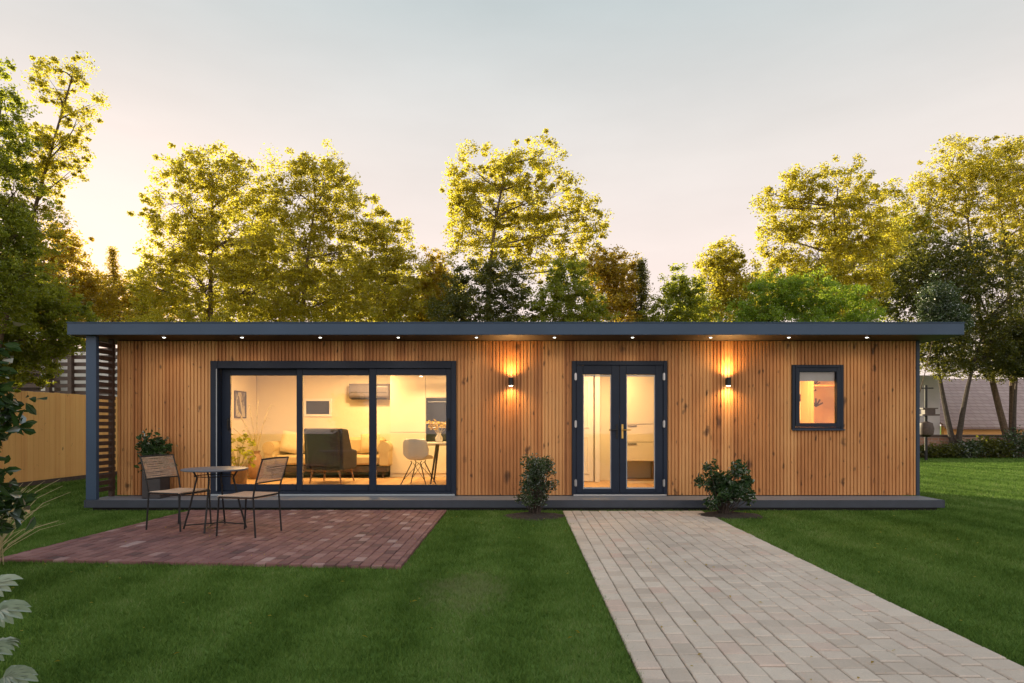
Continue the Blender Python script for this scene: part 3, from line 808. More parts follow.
# armchair seen from behind
t = thing('armchair', 'charcoal wing armchair on splayed wooden legs, its back to the sliding doors', 'armchair', (X(329, 11.3), 11.45, FZ), R(-9)); t.scale = (.82, .85, 1.04)
b = MB(); b.box(-.345, .345, -.30, .38, .23, .46, c=.04); b.build('seat', M['grey_fabric'], t, bevel=.02)
Mb = Matrix.Translation((0, -.30, .30)) @ Matrix.Rotation(R(9), 4, 'X')
b = MB(); b.box(-.385, .385, -.09, .09, .0, .66, M=Mb, c=.04); b.build('backrest', M['grey_fabric'], t, bevel=.02)
for s_ in (-1, 1):
    b = MB(); Ms = Matrix.Translation((s_ * .40, -.22, .24))
    pr = [(-.12, 0), (.56, 0), (.58, .32), (.30, .36), (.12, .70), (-.19, .72)]
    vs_ = [(-.05, y, z) for y, z in pr] + [(.05, y, z) for y, z in pr]; k = len(pr)
    b.add([Ms @ Vector(v_) for v_ in vs_], [tuple(reversed(range(k))), tuple(range(k, 2 * k))] + [(i, (i + 1) % k, (i + 1) % k + k, i + k) for i in range(k)])
    b.build('armrest', M['grey_fabric'], t, bevel=.03)
for sx in (-1, 1):
    for sy in (-.26, .32):
        b = MB(); b.tube([(sx * .37, sy * 1.12, 0), (sx * .31, sy, .225)], [.014, .024]); b.build('leg', M['terracotta'], t)
# kitchen
t = thing('kitchen_cabinets', 'tall cream kitchen units with handleless doors at the rear of the room', 'kitchen cabinets', (-1.45, RY - .32, FZ))
b = MB(); b.box(-1.22, 1.10, -.28, .318, 0, 2.05); b.build('carcass', M['cab'], t)
for (x0, x1, z0, z1) in ((-1.215, -.505, .08, .90), (-1.215, -.505, .91, 2.04), (-.495, .09, .08, .62), (-.495, .09, 1.62, 2.04), (.10, 1.09, .08, .90), (.10, 1.09, .91, 2.04)):
    b = MB(); b.box(x0, x1, -.302, -.282, z0, z1, c=.003); b.build('cabinet_door', M['cab'], t)
b = MB(); b.box(-1.22, -.5, -.29, -.2815, .903, .908); b.build('shadow_rail', M['dark_wood'], t)
for (z0, z1, nm) in ((1.12, 1.60, 'oven'), (.66, 1.08, 'oven')):
    b = MB(); b.box(-.49, .085, -.305, -.282, z0, z1, c=.004); ov = b.build(nm, M['oven'], t)
    b = MB(); b.tube([(-.45, -.335, z1 - .08), (.04, -.335, z1 - .08)], .009); b.box(-.44, -.425, -.335, -.306, z1 - .086, z1 - .074); b.box(.015, .03, -.335, -.306, z1 - .086, z1 - .074); b.build('handle', M['alu'], ov)
t = thing('track_light', 'dark ceiling track with small spot heads in front of the kitchen units', 'track light', (-1.75, 11.75, 2.398))
b = MB(); b.box(-.75, .95, -.018, .018, -.034, -.001); b.tube([(-.5, 0, -.034), (-.5, 0, -.14)], .006); b.tube([(.6, 0, -.034), (.6, 0, -.14)], .006); b.box(-.75, .95, -.02, .02, -.168, -.141); b.build('track', M['dark_wood'], t)
for q in (-.15, .35):
    b = MB(); b.lathe([(.028, -.235), (.030, -.233), (.030, -.169), (.028, -.169)], 14, (q, 0, 0)); hd = b.build('spot_head', M['dark_wood'], t)
    b = MB(); b.lathe([(.001, -.241), (.024, -.241), (.024, -.2355), (.001, -.2355)], 12, (q, 0, 0)); b.build('bulb', M['room_led'], hd)
    spot('track_beam', (q, .0, -.26), (.0, .9, -1), 12, 75, .6, (1, .74, .40), .03, t)
# dining table and shell chairs
t = thing('dining_table', 'small round dining table with dark splayed legs behind the glass', 'dining table', (-1.42, 11.35, FZ))
b = MB(); b.lathe([(.40, .715), (.42, .722), (.42, .738), (.41, .742), (.001, .742)], 32); b.build('table_top', M['white'], t)
for k in range(4):
    a = PI / 4 + k * PI / 2; b = MB(); b.tube([(.30 * math.cos(a), .30 * math.sin(a), 0), (.16 * math.cos(a), .16 * math.sin(a), .714)], [.014, .022]); b.build('leg', M['dark_wood'], t)
def shell_chair(lab, loc, rz):
    t = thing('shell_chair', lab, 'chair', loc, rz, 'shell chairs at the dining table')
    n, m = 12, 14; vs_, fs = [], []
    prof = [(.23, .44), (.20, .455), (.08, .445), (-.06, .435), (-.16, .45), (-.21, .52), (-.235, .62), (-.255, .72), (-.262, .80), (-.262, .82)]
    wid = [.19, .22, .23, .235, .24, .245, .245, .235, .20, .15]
    rise = [.01, .03, .07, .10, .11, .08, .05, .03, .01, 0]
    for i, (py_, pz_) in enumerate(prof):
        for j in range(n + 1):
            u = j / n * 2 - 1
            fwd = .10 * u * u if i >= 5 else 0
            vs_.append((u * wid[i], py_ + fwd, pz_ + rise[i] * u ** 4))
    for i in range(len(prof) - 1):
        for j in range(n):
            a = i * (n + 1) + j; fs.append((a, a + 1, a + n + 2, a + n + 1))
    b = MB(); b.add(vs_, fs, True); sh = b.build('seat_shell', M['white'], t)
    so_ = sh.modifiers.new('thick', 'SOLIDIFY'); so_.thickness = .012; sh.modifiers.new('sub', 'SUBSURF').render_levels = 1
    for sx in (-1, 1):
        for sy in (-1, 1):
            b = MB(); b.tube([(sx * .24, sy * .24, 0), (sx * .08, sy * .10, .40), (sx * .10, sy * .10, .43)], .0095); b.tube([(sx * .20, sy * .20, .1), (-sx * .06, sy * .1, .40)], .005); b.build('leg', M['dark_wood'], t)
    return t
shell_chair('white shell chair with dark wire legs nearest the sliding glass', (-1.82, 10.95, FZ), R(-12))
shell_chair('white shell chair half hidden behind the dining table leg', (-.98, 11.05, FZ), R(35))

# ------------------------------------------------------------------ foliage tools
def leaf_cloud(centers, sizes, tint, aspect=.55, droop=0.0, name='crown', mat=None, parent=None, normals=None):
    n = len(centers)
    u = rng.normal(0, 1, (n, 3)); u[:, 2] = u[:, 2] * .7 - droop; u /= np.linalg.norm(u, axis=1)[:, None]
    w = np.cross(u, rng.normal(0, 1, (n, 3))); w /= np.linalg.norm(w, axis=1)[:, None] + 1e-9
    nn = np.cross(u, w)
    s = sizes[:, None]
    v = np.zeros((n, 6, 3))
    f = .10 * s
    v[:, 0] = centers - u * s * .5
    v[:, 1] = centers - u * s * .16 + w * s * aspect * .46 + nn * f
    v[:, 2] = centers + u * s * .2 + w * s * aspect * .40 + nn * f
    v[:, 3] = centers + u * s * .5 - nn * f * .8
    v[:, 4] = centers + u * s * .2 - w * s * aspect * .40 + nn * f
    v[:, 5] = centers - u * s * .16 - w * s * aspect * .46 + nn * f
    base = np.arange(n)[:, None] * 6
    faces = np.concatenate([base + np.array([[0, 1, 2, 3]]), base + np.array([[0, 3, 4, 5]])], 0)
    return np_mesh(name, v.reshape(-1, 3), faces, mat, parent, np.repeat(np.clip(tint, 0, 1), 6))

def bend(a, b, k=.12, n=4):
    a, b = Vector(a), Vector(b); d = b - a; L_ = d.length
    o1 = Vector((random.gauss(0, 1), random.gauss(0, 1), random.gauss(0, .6))) * L_ * k * .5
    return [a + d * (i / n) + o1 * math.sin(PI * i / n) for i in range(n + 1)]

def tree(name, label, cat, Y, lobes, base_px, mat, leaves=9000, size=.11, bark='bark', trunk_r=.16, group=None, clump=.36, stems=None, edge=.15, depth=.8, leafy=1.45, top_tint=.25, hang=None):
    """lobes: (px, py, rx, ry) measured in the photograph, turned to metres at distance Y"""
    bx = X(base_px, Y)
    t = thing(name, label, cat, (bx, Y, 0), group=group)
    leaves = int(leaves * 2.3); k = Y / F
    lobes = [(l[0], l[1], l[2] * 1.08, l[3] * 1.08) for l in lobes]
    W = [Vector((X(l[0], Y), Y + random.uniform(-.5, .5) * min(l[2], l[3]) * k * .6, Z(l[1], Y))) for l in lobes]
    areas = np.array([l[2] * l[3] for l in lobes], float); tot = areas.sum()
    zmin = min(w.z - l[3] * k for w, l in zip(W, lobes)); zmax = max(w.z + l[3] * k for w, l in zip(W, lobes))
    wood = MB()
    base = Vector((bx, Y, 0))
    order = sorted(range(len(W)), key=lambda i: W[i].z)
    cen = sum((W[i] * areas[i] for i in range(len(W))), Vector()) / tot
    stems = stems or [(cen.x, zmin + (zmax - zmin) * .72)]
    trunks = []
    for (sx, sz) in stems:
        top = Vector((sx, Y + random.uniform(-.2, .2), sz))
        pts = bend(base, top, .06, 10); trunks.append(pts)
        wood.tube(pts, [trunk_r * .75 * (1 - .82 * i / 10) * (1.35 if i == 0 else 1) / (len(stems) ** .4) for i in range(11)], 8)
    cc, cs, ct = [], [], []
    for i in order:
        w, l = W[i], lobes[i]
        rx_, rz_ = l[2] * k, l[3] * k; ry_ = (rx_ + rz_) * .5 * depth
        best = None
        for pts in trunks:
            for p in pts[2:]:
                if p.z < w.z - .1 * rz_ or p is pts[2]:
                    d = (p - w).length + .4 * abs(p.x - w.x)
                    if best is None or d < best[0]: best = (d, p)
        limb = bend(best[1], w, .16, 6)
        r0 = trunk_r * .7 * min(.5, .22 + .05 * rx_)
        wood.tube(limb, [r0 * (1 - .75 * q / 6) for q in range(7)], 6, caps=False)
        nc = max(6, int(leaves * areas[i] / tot / 40))
        for c in range(nc):
            while True:
                q = Vector((random.uniform(-1, 1), random.uniform(-1, 1), random.uniform(-1, 1)))
                if .12 < q.length <= 1: break
            if random.random() < .45: q = q.normalized() * random.uniform(.75, 1.0 + edge)
            p = w + Vector((q.x * rx_, q.y * ry_, q.z * rz_))
            if random.random() < edge * .45:
                p = w + q.normalized() * 1.0; p = w + Vector((q.normalized().x * rx_, q.normalized().y * ry_, q.normalized().z * rz_)) * random.uniform(1.12, 1.42)
            if p.z < .15: p.z = .15 + random.random() * .3
            r_ = clump * .82 * random.choice((.35, .5, .7, .9, 1.15))
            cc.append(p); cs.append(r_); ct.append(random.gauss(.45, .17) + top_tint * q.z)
            if c % 4 == 0:
                st = limb[random.choice((3, 4, 5, 6))]
                wood.tube(bend(st, p, .15, 3), [r0 * .26, r0 * .2, r0 * .13, r0 * .05], 4, caps=False)
    wood.v = [Vector(v_) - base for v_ in wood.v]
    wood.build('trunk', M[bark], t)
    per = max(12, int(leaves / len(cc) * leafy))
    cc = np.array([list(p) for p in cc]) - np.array(base); cs = np.array(cs); ct = np.array(ct)
    nL = len(cc) * per
    idx = np.repeat(np.arange(len(cc)), per)
    off = rng.normal(0, 1, (nL, 3)); off /= np.linalg.norm(off, axis=1)[:, None]; off *= (rng.uniform(0, 1, nL) ** .6)[:, None]
    pos = cc[idx] + off * cs[idx][:, None] * np.array([1, 1, .72])
    pos[:, 2] = np.maximum(pos[:, 2], .06)
    sz = size * .67 * rng.uniform(.6, 1.25, nL)
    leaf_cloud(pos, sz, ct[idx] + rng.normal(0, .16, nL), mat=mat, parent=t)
    return t

# ---- trees behind the house
BG = 'trees behind the garden room'
tree('broadleaf_tree', 'broad golden-green tree behind the left end of the roof, with a twin-lobed top', 'tree', 20,
     [(188, 205, 34, 38), (215, 178, 28, 24), (240, 185, 24, 24), (170, 245, 24, 34), (225, 240, 40, 40), (200, 285, 48, 40), (256, 290, 40, 38), (160, 290, 22, 30), (205, 325, 70, 20), (188, 168, 16, 14)], 215, L_gold, 17000, .125, group=BG, trunk_r=.2, clump=.42)
tree('broadleaf_tree', 'tall round-topped golden tree behind the sliding doors', 'tree', 21,
     [(292, 190, 26, 32), (322, 180, 28, 26), (338, 205, 20, 28), (300, 240, 40, 38), (340, 250, 30, 34), (290, 295, 38, 34), (335, 298, 38, 30), (315, 325, 60, 20), (310, 165, 18, 12)], 310, L_gold, 15000, .125, group=BG, trunk_r=.2, clump=.42)
tree('broadleaf_tree', 'smaller yellow-green tree sloping down to the right beside the tall round-topped tree', 'tree', 20.5,
     [(368, 222, 18, 26), (378, 250, 26, 26), (398, 245, 14, 26), (405, 280, 22, 28), (370, 295, 34, 30), (418, 300, 16, 24), (390, 320, 50, 18)], 385, L_gold, 9000, .12, group=BG, trunk_r=.14, clump=.38)
tree('broadleaf_tree', 'open-crowned golden tree with a visible pinkish trunk behind the middle of the roof', 'tree', 20,
     [(478, 175, 28, 22), (466, 195, 20, 22), (520, 172, 28, 22), (543, 152, 16, 14), (500, 205, 42, 24), (550, 200, 34, 24), (585, 215, 22, 18), (592, 232, 12, 20), (475, 228, 26, 16), (545, 235, 38, 16), (505, 160, 14, 12), (460, 240, 14, 10), (490, 262, 36, 22), (545, 262, 34, 22), (578, 262, 20, 20), (520, 225, 30, 18)], 507, L_gold, 13000, .125, group=BG, trunk_r=.17, clump=.36, stems=[(507, 0)] and [(X(507, 20), Z(165, 20))], leafy=1.45)
tree('round_bush', 'dark brown-green bush under the open-crowned tree', 'bush', 17.5,
     [(475, 296, 30, 24), (508, 284, 22, 20), (450, 310, 22, 18), (520, 315, 22, 18), (488, 330, 50, 20), (460, 275, 8, 10), (490, 268, 7, 9)], 485, L_deep, 9000, .10, group='bushes behind the garden room', trunk_r=.08, clump=.28, edge=.2)
tree('round_bush', 'fresh green bush right of the dark one under the open-crowned tree', 'bush', 17,
     [(570, 284, 18, 20), (552, 305, 20, 18), (587, 308, 16, 18), (568, 325, 34, 18), (558, 275, 7, 9)], 568, L_green, 6500, .10, group='bushes behind the garden room', trunk_r=.08, clump=.26, edge=.2)
tree('broadleaf_tree', 'short amber tree between the green bush and the little dark conifer', 'tree', 19,
     [(608, 262, 18, 16), (620, 278, 16, 22), (602, 290, 14, 28), (626, 300, 12, 22), (612, 318, 24, 18)], 612, L_amber, 6000, .115, group=BG, trunk_r=.10, clump=.3)
tree('broadleaf_tree', 'narrow amber-brown tree filling the gap left of the open-crowned tree', 'tree', 21,
     [(436, 270, 12, 18), (440, 295, 16, 24), (432, 318, 20, 18)], 438, L_amber, 4500, .115, group=BG, trunk_r=.09, clump=.3)
def conifer(label, px, top, bot, half, Y, mat, leaves):
    t = thing('conifer', label, 'conifer', (X(px, Y), Y, 0), group='small conifers behind the garden room')
    zt, zb, hw = Z(top, Y), max(.3, Z(bot, Y)), half / F * Y
    b = MB(); b.tube([(0, 0, 0), (.02, 0, zt * .5), (0, 0, zt)], [.09, .06, .01], 7)
    cs_, ct_ = [], []
    nl = 26
    for i in range(nl):
        q = i / (nl - 1); z = zb + (zt - zb) * q; rr = hw * (1 - q) ** .75 * random.uniform(.35, 1.35) + .04
        for k in range(7):
            a = random.uniform(0, 2 * PI); tip = Vector((math.cos(a) * rr, math.sin(a) * rr, z - .12 * rr))
            b.tube([(0, 0, z), tip], [.014, .004], 4, caps=False)
            for m_ in range(int(leaves / nl / 7)):
                s_ = random.random() ** .6; p = Vector((0, 0, z)).lerp(tip, s_); cs_.append(list(p + Vector((random.gauss(0, .07), random.gauss(0, .07), random.gauss(0, .06))))); ct_.append(random.gauss(.4, .2))
    b.build('trunk', M['bark_dark'], t)
    cs_ = np.array(cs_); leaf_cloud(cs_, .085 * rng.uniform(.6, 1.3, len(cs_)), np.array(ct_), .3, .3, mat=mat, parent=t)
conifer('little dark conifer right of the short amber tree', 641, 262, 330, 13, 19, L_deep, 4000)
tree('broadleaf_tree', 'small pointed dark green tree standing left of the yellow tree', 'tree', 18.5,
     [(674, 284, 9, 16), (676, 300, 16, 16), (692, 290, 11, 14), (664, 312, 12, 12), (690, 312, 20, 16), (675, 328, 34, 14)], 680, L_green, 5500, .105, group=BG, trunk_r=.07, clump=.28, edge=.25)
conifer('thin conifer just right of the setting sun', 113, 250, 330, 14, 22, L_amber, 3600)
conifer('small conifer between setting sun and the broad twin-lobed tree', 141, 268, 330, 16, 22, L_gold, 3600)
tree('broadleaf_tree', 'yellow tree rising left of the bright lime bush', 'tree', 20,
     [(722, 262, 18, 18), (735, 280, 22, 24), (712, 290, 18, 28), (745, 300, 24, 22), (725, 320, 40, 18)], 725, L_gold, 8000, .115, group=BG, trunk_r=.13, clump=.34)
tree('round_bush', 'bright lime-green rounded bush just above the right half of the roof', 'bush', 15.5,
     [(775, 300, 30, 22), (812, 298, 34, 20), (845, 306, 26, 16), (760, 312, 22, 14), (865, 316, 14, 10), (805, 325, 70, 14), (790, 288, 10, 10), (760, 290, 8, 8)], 810, L_lime, 14000, .075, group='bushes behind the garden room', trunk_r=.08, clump=.22, edge=.2)
tree('broadleaf_tree', 'tall loose yellow-green tree above the lime bush with bare twigs on its left', 'tree', 21,
     [(800, 188, 16, 18), (792, 215, 24, 22), (775, 238, 16, 20), (835, 190, 26, 24), (845, 225, 30, 30), (815, 255, 34, 30), (860, 262, 30, 34), (880, 205, 16, 24), (840, 292, 44, 26), (885, 240, 18, 24), (780, 278, 24, 18), (762, 205, 8, 5), (770, 192, 5, 4), (790, 178, 8, 7)], 838, L_gold, 16000, .125, group=BG, trunk_r=.19, clump=.40)
tree('broadleaf_tree', 'huge dark-bottomed tree with a sunlit golden top at the right edge', 'tree', 24.5,
     [(950, 168, 24, 24), (985, 160, 28, 20), (1020, 165, 24, 24), (930, 205, 28, 26), (970, 200, 34, 30), (1015, 205, 32, 30), (912, 240, 24, 24), (1045, 220, 30, 50), (1000, 250, 40, 26), (1060, 170, 24, 30)], 1012, L_gold, 20000, .125, group=BG, trunk_r=.24, clump=.42, stems=[(X(962, 24.5), Z(190, 24.5)), (X(1000, 24.5), Z(190, 24.5))])
tree('broadleaf_tree', 'dense dark green tree with forked trunk by the right roof end, low foliage', 'tree', 23.2,
     [(925, 262, 34, 30), (960, 270, 34, 34), (905, 290, 28, 30), (945, 310, 40, 28), (1000, 300, 36, 34), (985, 335, 40, 24), (945, 348, 26, 20), (1030, 330, 30, 34), (1010, 360, 30, 16), (940, 368, 18, 11), (965, 366, 22, 12), (995, 362, 24, 14), (1020, 350, 26, 22), (930, 335, 16, 26), (1050, 280, 30, 50), (960, 340, 44, 26), (1000, 345, 40, 26), (935, 290, 30, 34), (985, 265, 36, 30)], 956, L_deep, 40000, .12, group=BG, trunk_r=.20, clump=.40, leafy=1.0, bark='bark_dark', stems=[(X(934, 23.2), Z(318, 23.2)), (X(988, 23.2), Z(318, 23.2))])
tree('round_bush', 'mid-green upright bush before the dark tree near the right roof corner', 'bush', 16.5,
     [(942, 302, 16, 20), (950, 318, 14, 14), (936, 318, 12, 14)], 890, L_shrub, 5500, .09, group='bushes behind the garden room', trunk_r=.03, clump=.24, edge=.05)
tree('slender_tree', 'slim straight trunk tree at the far right edge with foliage only above', 'tree', 23.1,
     [(1012, 345, 22, 14), (1030, 340, 26, 20), (1020, 370, 18, 8), (1000, 372, 12, 8)], 1013, L_deep, 6000, .11, group=BG, trunk_r=.11, bark='bark_dark', clump=.34)
tree('broadleaf_tree', 'hazy golden tree farther back, filling the gap between broad and round-topped trees', 'tree', 25,
     [(250, 240, 34, 40), (275, 270, 40, 40), (230, 290, 50, 34), (262, 205, 14, 20)], 255, L_gold, 9000, .14, group=BG, trunk_r=.15, clump=.42)
tree('broadleaf_tree', 'hazy amber tree farther back, low between round-topped and open-crowned trees', 'tree', 25,
     [(355, 285, 50, 30), (400, 300, 44, 24), (440, 300, 30, 26)], 395, L_gold, 9000, .14, group=BG, trunk_r=.15, clump=.42)
tree('broadleaf_tree', 'low tree farther back, closing the view under the loose tall tree', 'tree', 25,
     [(860, 290, 44, 34), (905, 255, 26, 40), (820, 295, 40, 26), (770, 300, 30, 22)], 850, L_green, 11000, .14, group=BG, trunk_r=.15, clump=.42)
# ---- left side
tree('garden_tree', 'tall airy tree at the left edge, thin golden branches spreading into the sky', 'tree', 10.5,
     [(72, 66, 12, 12), (60, 92, 18, 18), (76, 118, 14, 12), (90, 104, 11, 5), (56, 148, 22, 16), (72, 172, 14, 8), (35, 205, 20, 24), (30, 150, 18, 22), (40, 175, 14, 14), (66, 140, 12, 10), (30, 240, 26, 24), (45, 70, 9, 9)], -40, L_gold, 6500, .062, group='trees on the left', trunk_r=.085, clump=.17, edge=.65, stems=[(X(68, 10.5), Z(75, 10.5))])
tree('garden_tree', 'darker green tree at the very left edge before the airy golden one', 'tree', 9.5,
     [(8, 100, 18, 26), (-6, 145, 34, 38), (14, 190, 20, 34), (2, 250, 36, 44), (-40, 200, 44, 90), (16, 285, 36, 30), (22, 235, 16, 22), (-20, 290, 40, 40)], -60, L_green, 16000, .07, group='trees on the left', trunk_r=.12, clump=.20, edge=.25)
tree('garden_tree', 'dark leafy branch tree hanging over the wooden fence on the left', 'tree', 11,
     [(20, 300, 36, 22), (58, 315, 30, 20), (40, 340, 34, 20), (28, 368, 24, 14), (5, 345, 28, 34), (-20, 320, 30, 60), (75, 335, 14, 12)], -60, L_green, 13000, .085, group='trees on the left', trunk_r=.12, clump=.22, edge=.15)
tree('broadleaf_tree', 'amber-brown tree beside the setting sun behind the left tree', 'tree', 18,
     [(55, 255, 30, 22), (72, 285, 30, 24), (40, 285, 40, 34), (95, 305, 22, 20), (60, 232, 8, 10), (70, 305, 44, 20), (10, 300, 40, 40)], 60, L_amber, 13000, .105, group=BG, trunk_r=.15, clump=.32, edge=.2)
tree('broadleaf_tree', 'low amber tree directly right of the sun glow', 'tree', 23,
     [(105, 295, 26, 20), (128, 302, 26, 20), (150, 308, 20, 16), (90, 310, 24, 14), (170, 312, 20, 12), (115, 328, 60, 14), (165, 290, 16, 20)], 125, L_amber, 9000, .12, group=BG, trunk_r=.12, clump=.36)

# ---- shrubs by the deck
def shrub(label, x, y, rx, h, n, mat, size, blossoms=0):
    t = thing('shrub', label, 'shrub', (x, y, .03), group='shrubs in front of the deck')
    b = MB(); cs_, ct_ = [], []
    for k in range(46):
        a = random.uniform(0, 2 * PI); q = random.uniform(.1, 1); zz = h * random.uniform(.22, 1.0)
        prof = math.sin(min(1, zz / h * .9 + .12) * PI * .78 + .25) ** .5
        p = Vector((math.cos(a) * rx * q * prof, math.sin(a) * rx * q * prof, zz))
        b.tube(bend((random.gauss(0, .03), random.gauss(0, .03), 0), p, .12, 4), [.008, .007, .005, .004, .002], 5, caps=False)
        tn = random.gauss(.45, .18) + .15 * (zz / h - .5)
        for m_ in range(int(n / 46)):
            d = Vector((random.gauss(0, 1), random.gauss(0, 1), random.gauss(0, 1))).normalized() * random.random() ** .5 * .105
            cs_.append(list(p + d)); ct_.append(tn + random.gauss(0, .15))
    b.build('stem', M['bark_dark'], t)
    cs_ = np.array(cs_); cs_[:, 2] = np.maximum(cs_[:, 2], .04)
    leaf_cloud(cs_, size * rng.uniform(.6, 1.3, len(cs_)), np.array(ct_), .45, -.2, 'foliage', mat, t)
shrub('dense small-leaved evergreen shrub before the deck left of the French doors', X(536, 8.45), 8.45, .27, .74, 4200, L_shrub, .042)
shrub('looser glossy shrub before the deck right of the paved path', X(724, 8.5), 8.5, .34, .68, 2300, L_laurel, .068)

# ---- planter on the deck
t = thing('planter', 'dark square planter with a leafy evergreen behind the left chair', 'planter', (X(155, 9.33), 9.33, .1605))
b = MB(); 
b.box(-.12, .15, -.13, .13, 0, .42, c=.006); b.build('pot', M['pot'], t)
b = MB(); cs_ = []
for k in range(24):
    a = random.uniform(0, 2 * PI); q = random.uniform(0, 1) ** .5; p = Vector((math.cos(a) * .17 * q, math.sin(a) * .14 * q, .50 + random.random() * .40))
    b.tube(bend((random.gauss(0, .03), random.gauss(0, .03), .41), p, .1, 3), [.006, .005, .004, .002], 5, caps=False)
    for m_ in range(22): cs_.append(list(p + Vector((random.gauss(0, .055), random.gauss(0, .05), random.gauss(0, .05)))))
b.build('stem', M['bark_dark'], t); cs_ = np.array(cs_)
leaf_cloud(cs_, .085 * rng.uniform(.6, 1.3, len(cs_)), rng.normal(.5, .22, len(cs_)), .55, -.1, 'foliage', L_laurel, t)

# ---- indoor plants
t = thing('branch_vase', 'tall clay vase of bare curling branches in the living-room corner', 'vase', (X(258, 12.3), 12.2, FZ))
b = MB(); b.lathe([(.08, 0), (.13, .05), (.15, .25), (.10, .45), (.07, .5), (.085, .55), (.07, .548), (.055, .5), (.05, .4)], 20); b.build('vase', M['terracotta'], t)
b = MB()
for (dx, dz) in ((-.35, .9), (-.12, 1.0), (.05, 1.1), (-.5, .6), (.22, .75), (-.28, .75), (.3, 1.0)):
    pts = [Vector((0, 0, .45)), Vector((dx * .25, .02, .45 + dz * .4)), Vector((dx * .7, -.03, .45 + dz * .8)), Vector((dx, 0, .45 + dz)), Vector((dx * 1.25, .02, .45 + dz * .97))]
    b.tube(pts, [.014, .012, .010, .008, .004], 5)
b.build('branches', M['twig'], t)
t = thing('potted_plant', 'leafy pot plant indoors beside the left frame of the sliding doors', 'pot plant', (X(238, 10.6), 10.6, FZ))
b = MB(); b.lathe([(.10, 0), (.13, .02), (.16, .30), (.165, .32), (.15, .318), (.14, .28)], 20); b.build('pot', M['terracotta'], t)
cs_ = []; b = MB()
for k in range(13):
    a = k * 2.4; p = Vector((math.cos(a) * .2, math.sin(a) * .2, .4 + .55 * (k / 13))); b.tube(bend((0, 0, .27), p, .1, 3), [.008, .006, .005, .003], 5)
    for m_ in range(9): cs_.append(list(p + Vector((random.gauss(0, .05), random.gauss(0, .05), random.gauss(0, .04)))))
b.build('stem', M['twig'], t); cs_ = np.array(cs_); leaf_cloud(cs_, .12 * rng.uniform(.7, 1.2, len(cs_)), rng.normal(.55, .2, len(cs_)), .5, .1, 'foliage', L_green, t)
t = thing('flower_vase', 'small pale vase with dried flowers on the dining table', 'vase', (-1.50, 11.28, FZ + .7425))
b = MB(); b.lathe([(.04, 0), (.065, .03), (.07, .08), (.035, .14), (.04, .17), (.03, .168), (.025, .13)], 18); b.build('vase', M['white'], t)
cs_ = []; b = MB()
for k in range(16):
    a = random.uniform(0, 2 * PI); p = Vector((math.cos(a) * random.uniform(.05, .22), math.sin(a) * .12, .24 + random.random() * .13)); b.tube([(0, 0, .12), p], [.003, .002], 4)
    for m_ in range(8): cs_.append(list(p + Vector((random.gauss(0, .03), random.gauss(0, .03), random.gauss(0, .025)))))
b.build('stems', M['twig'], t); cs_ = np.array(cs_); leaf_cloud(cs_, .07 * rng.uniform(.6, 1.2, len(cs_)), rng.normal(.4, .25, len(cs_)), .5, 0, 'foliage', L_amber, t)  # the foliage mesh here is the dried flower heads

# ---- hall behind the french doors
t = thing('hall_cupboard', 'cream cupboard with horizontal drawer lines and an open bottom shelf in the hall', 'cupboard', (2.15, 11.3, FZ))
b = MB(); b.box(-.42, .62, 0, .55, .40, 2.1); b.box(-.42, -.40, 0, .55, 0, .398); b.box(.60, .62, 0, .55, 0, .398); b.box(-.398, .598, .50, .55, .0, .398); b.box(-.398, .598, 0, .499, 0, .04); b.build('carcass', M['cab'], t)
for (z0, z1) in ((.41, .735), (.75, 1.06), (1.075, 2.09)):
    b = MB(); b.box(-.415, .615, -.022, -.002, z0, z1, c=.003); dr = b.build('drawer_front', M['cab'], t)
    if z1 < 1.9:
        b = MB(); b.box(-.24, -.08, -.034, -.0225, z1 - .03, z1 - .012); b.build('handle', M['dark_wood'], dr)
b = MB(); b.box(-.396, .596, .02, .48, .05, .06); b.build('shelf', M['oak'], t)
b = MB(); b.box(.28, .30, .02, .48, .061, .395); b.build('divider', M['oak'], t)
t = thing('inner_door', 'white panelled interior door standing in the hall', 'interior door', (1.02, 11.55, FZ))
b = MB(); b.box(-.36, .30, 0, .04, .01, 2.0, c=.004); b.build('door_leaf', M['white'], t)
b = MB(); 
for (x0, x1, z0, z1) in ((-.28, .22, .15, .85), (-.28, .22, 1.0, 1.88)): frame4(b, x0, x1, -.012, -.001, z0, z1, .03, .03, .03, .03, c=.003)
b.build('moulding', M['white'], t)
b = MB(); b.box(.33, .42, -.02, .05, 0, 2.12, c=.004); b.box(-.47, -.38, -.02, .05, 0, 2.12, c=.004); b.box(-.379, .329, -.02, .05, 2.03, 2.12, c=.004); b.build('architrave', M['white'], t)
# ---- room behind the small window
t = thing('wall_art', 'cream panel with dark leaf silhouettes behind the small window', 'wall art', (5.28, 11.88, 1.75))
b = MB(); b.box(-.42, .42, -.03, -.001, -.42, .42); b.build('panel', M['cream'], t)
b = MB()
for (cx_, cz_, s_) in ((-.25, .05, .12), (-.2, -.18, .15), (.0, -.05, .13), (.18, .1, .14), (.3, -.15, .15), (-.1, .22, .1), (.28, .25, .11)):
    for k in range(5):
        a = PI / 2 + (k - 2) * .55; p = Vector((cx_ + math.cos(a) * s_ * .5, -.034, cz_ + math.sin(a) * s_ * .5))
        Mx = Matrix.Translation(p) @ Matrix.Rotation(-(a - PI / 2), 4, 'Y'); b.box(-s_ * .09, s_ * .09, -.003, .003, -s_ * .5, s_ * .5, M=Mx)
b.build('leaf_silhouettes', M['dark_wood'], t)
t = thing('tall_bookcase', 'tall wooden shelf upright seen through the small window', 'shelf', (5.18, 11.2, FZ))
b = MB(); b.box(-.05, .05, -.02, .28, 0, 2.1); b.build('upright', M['oak'], t)
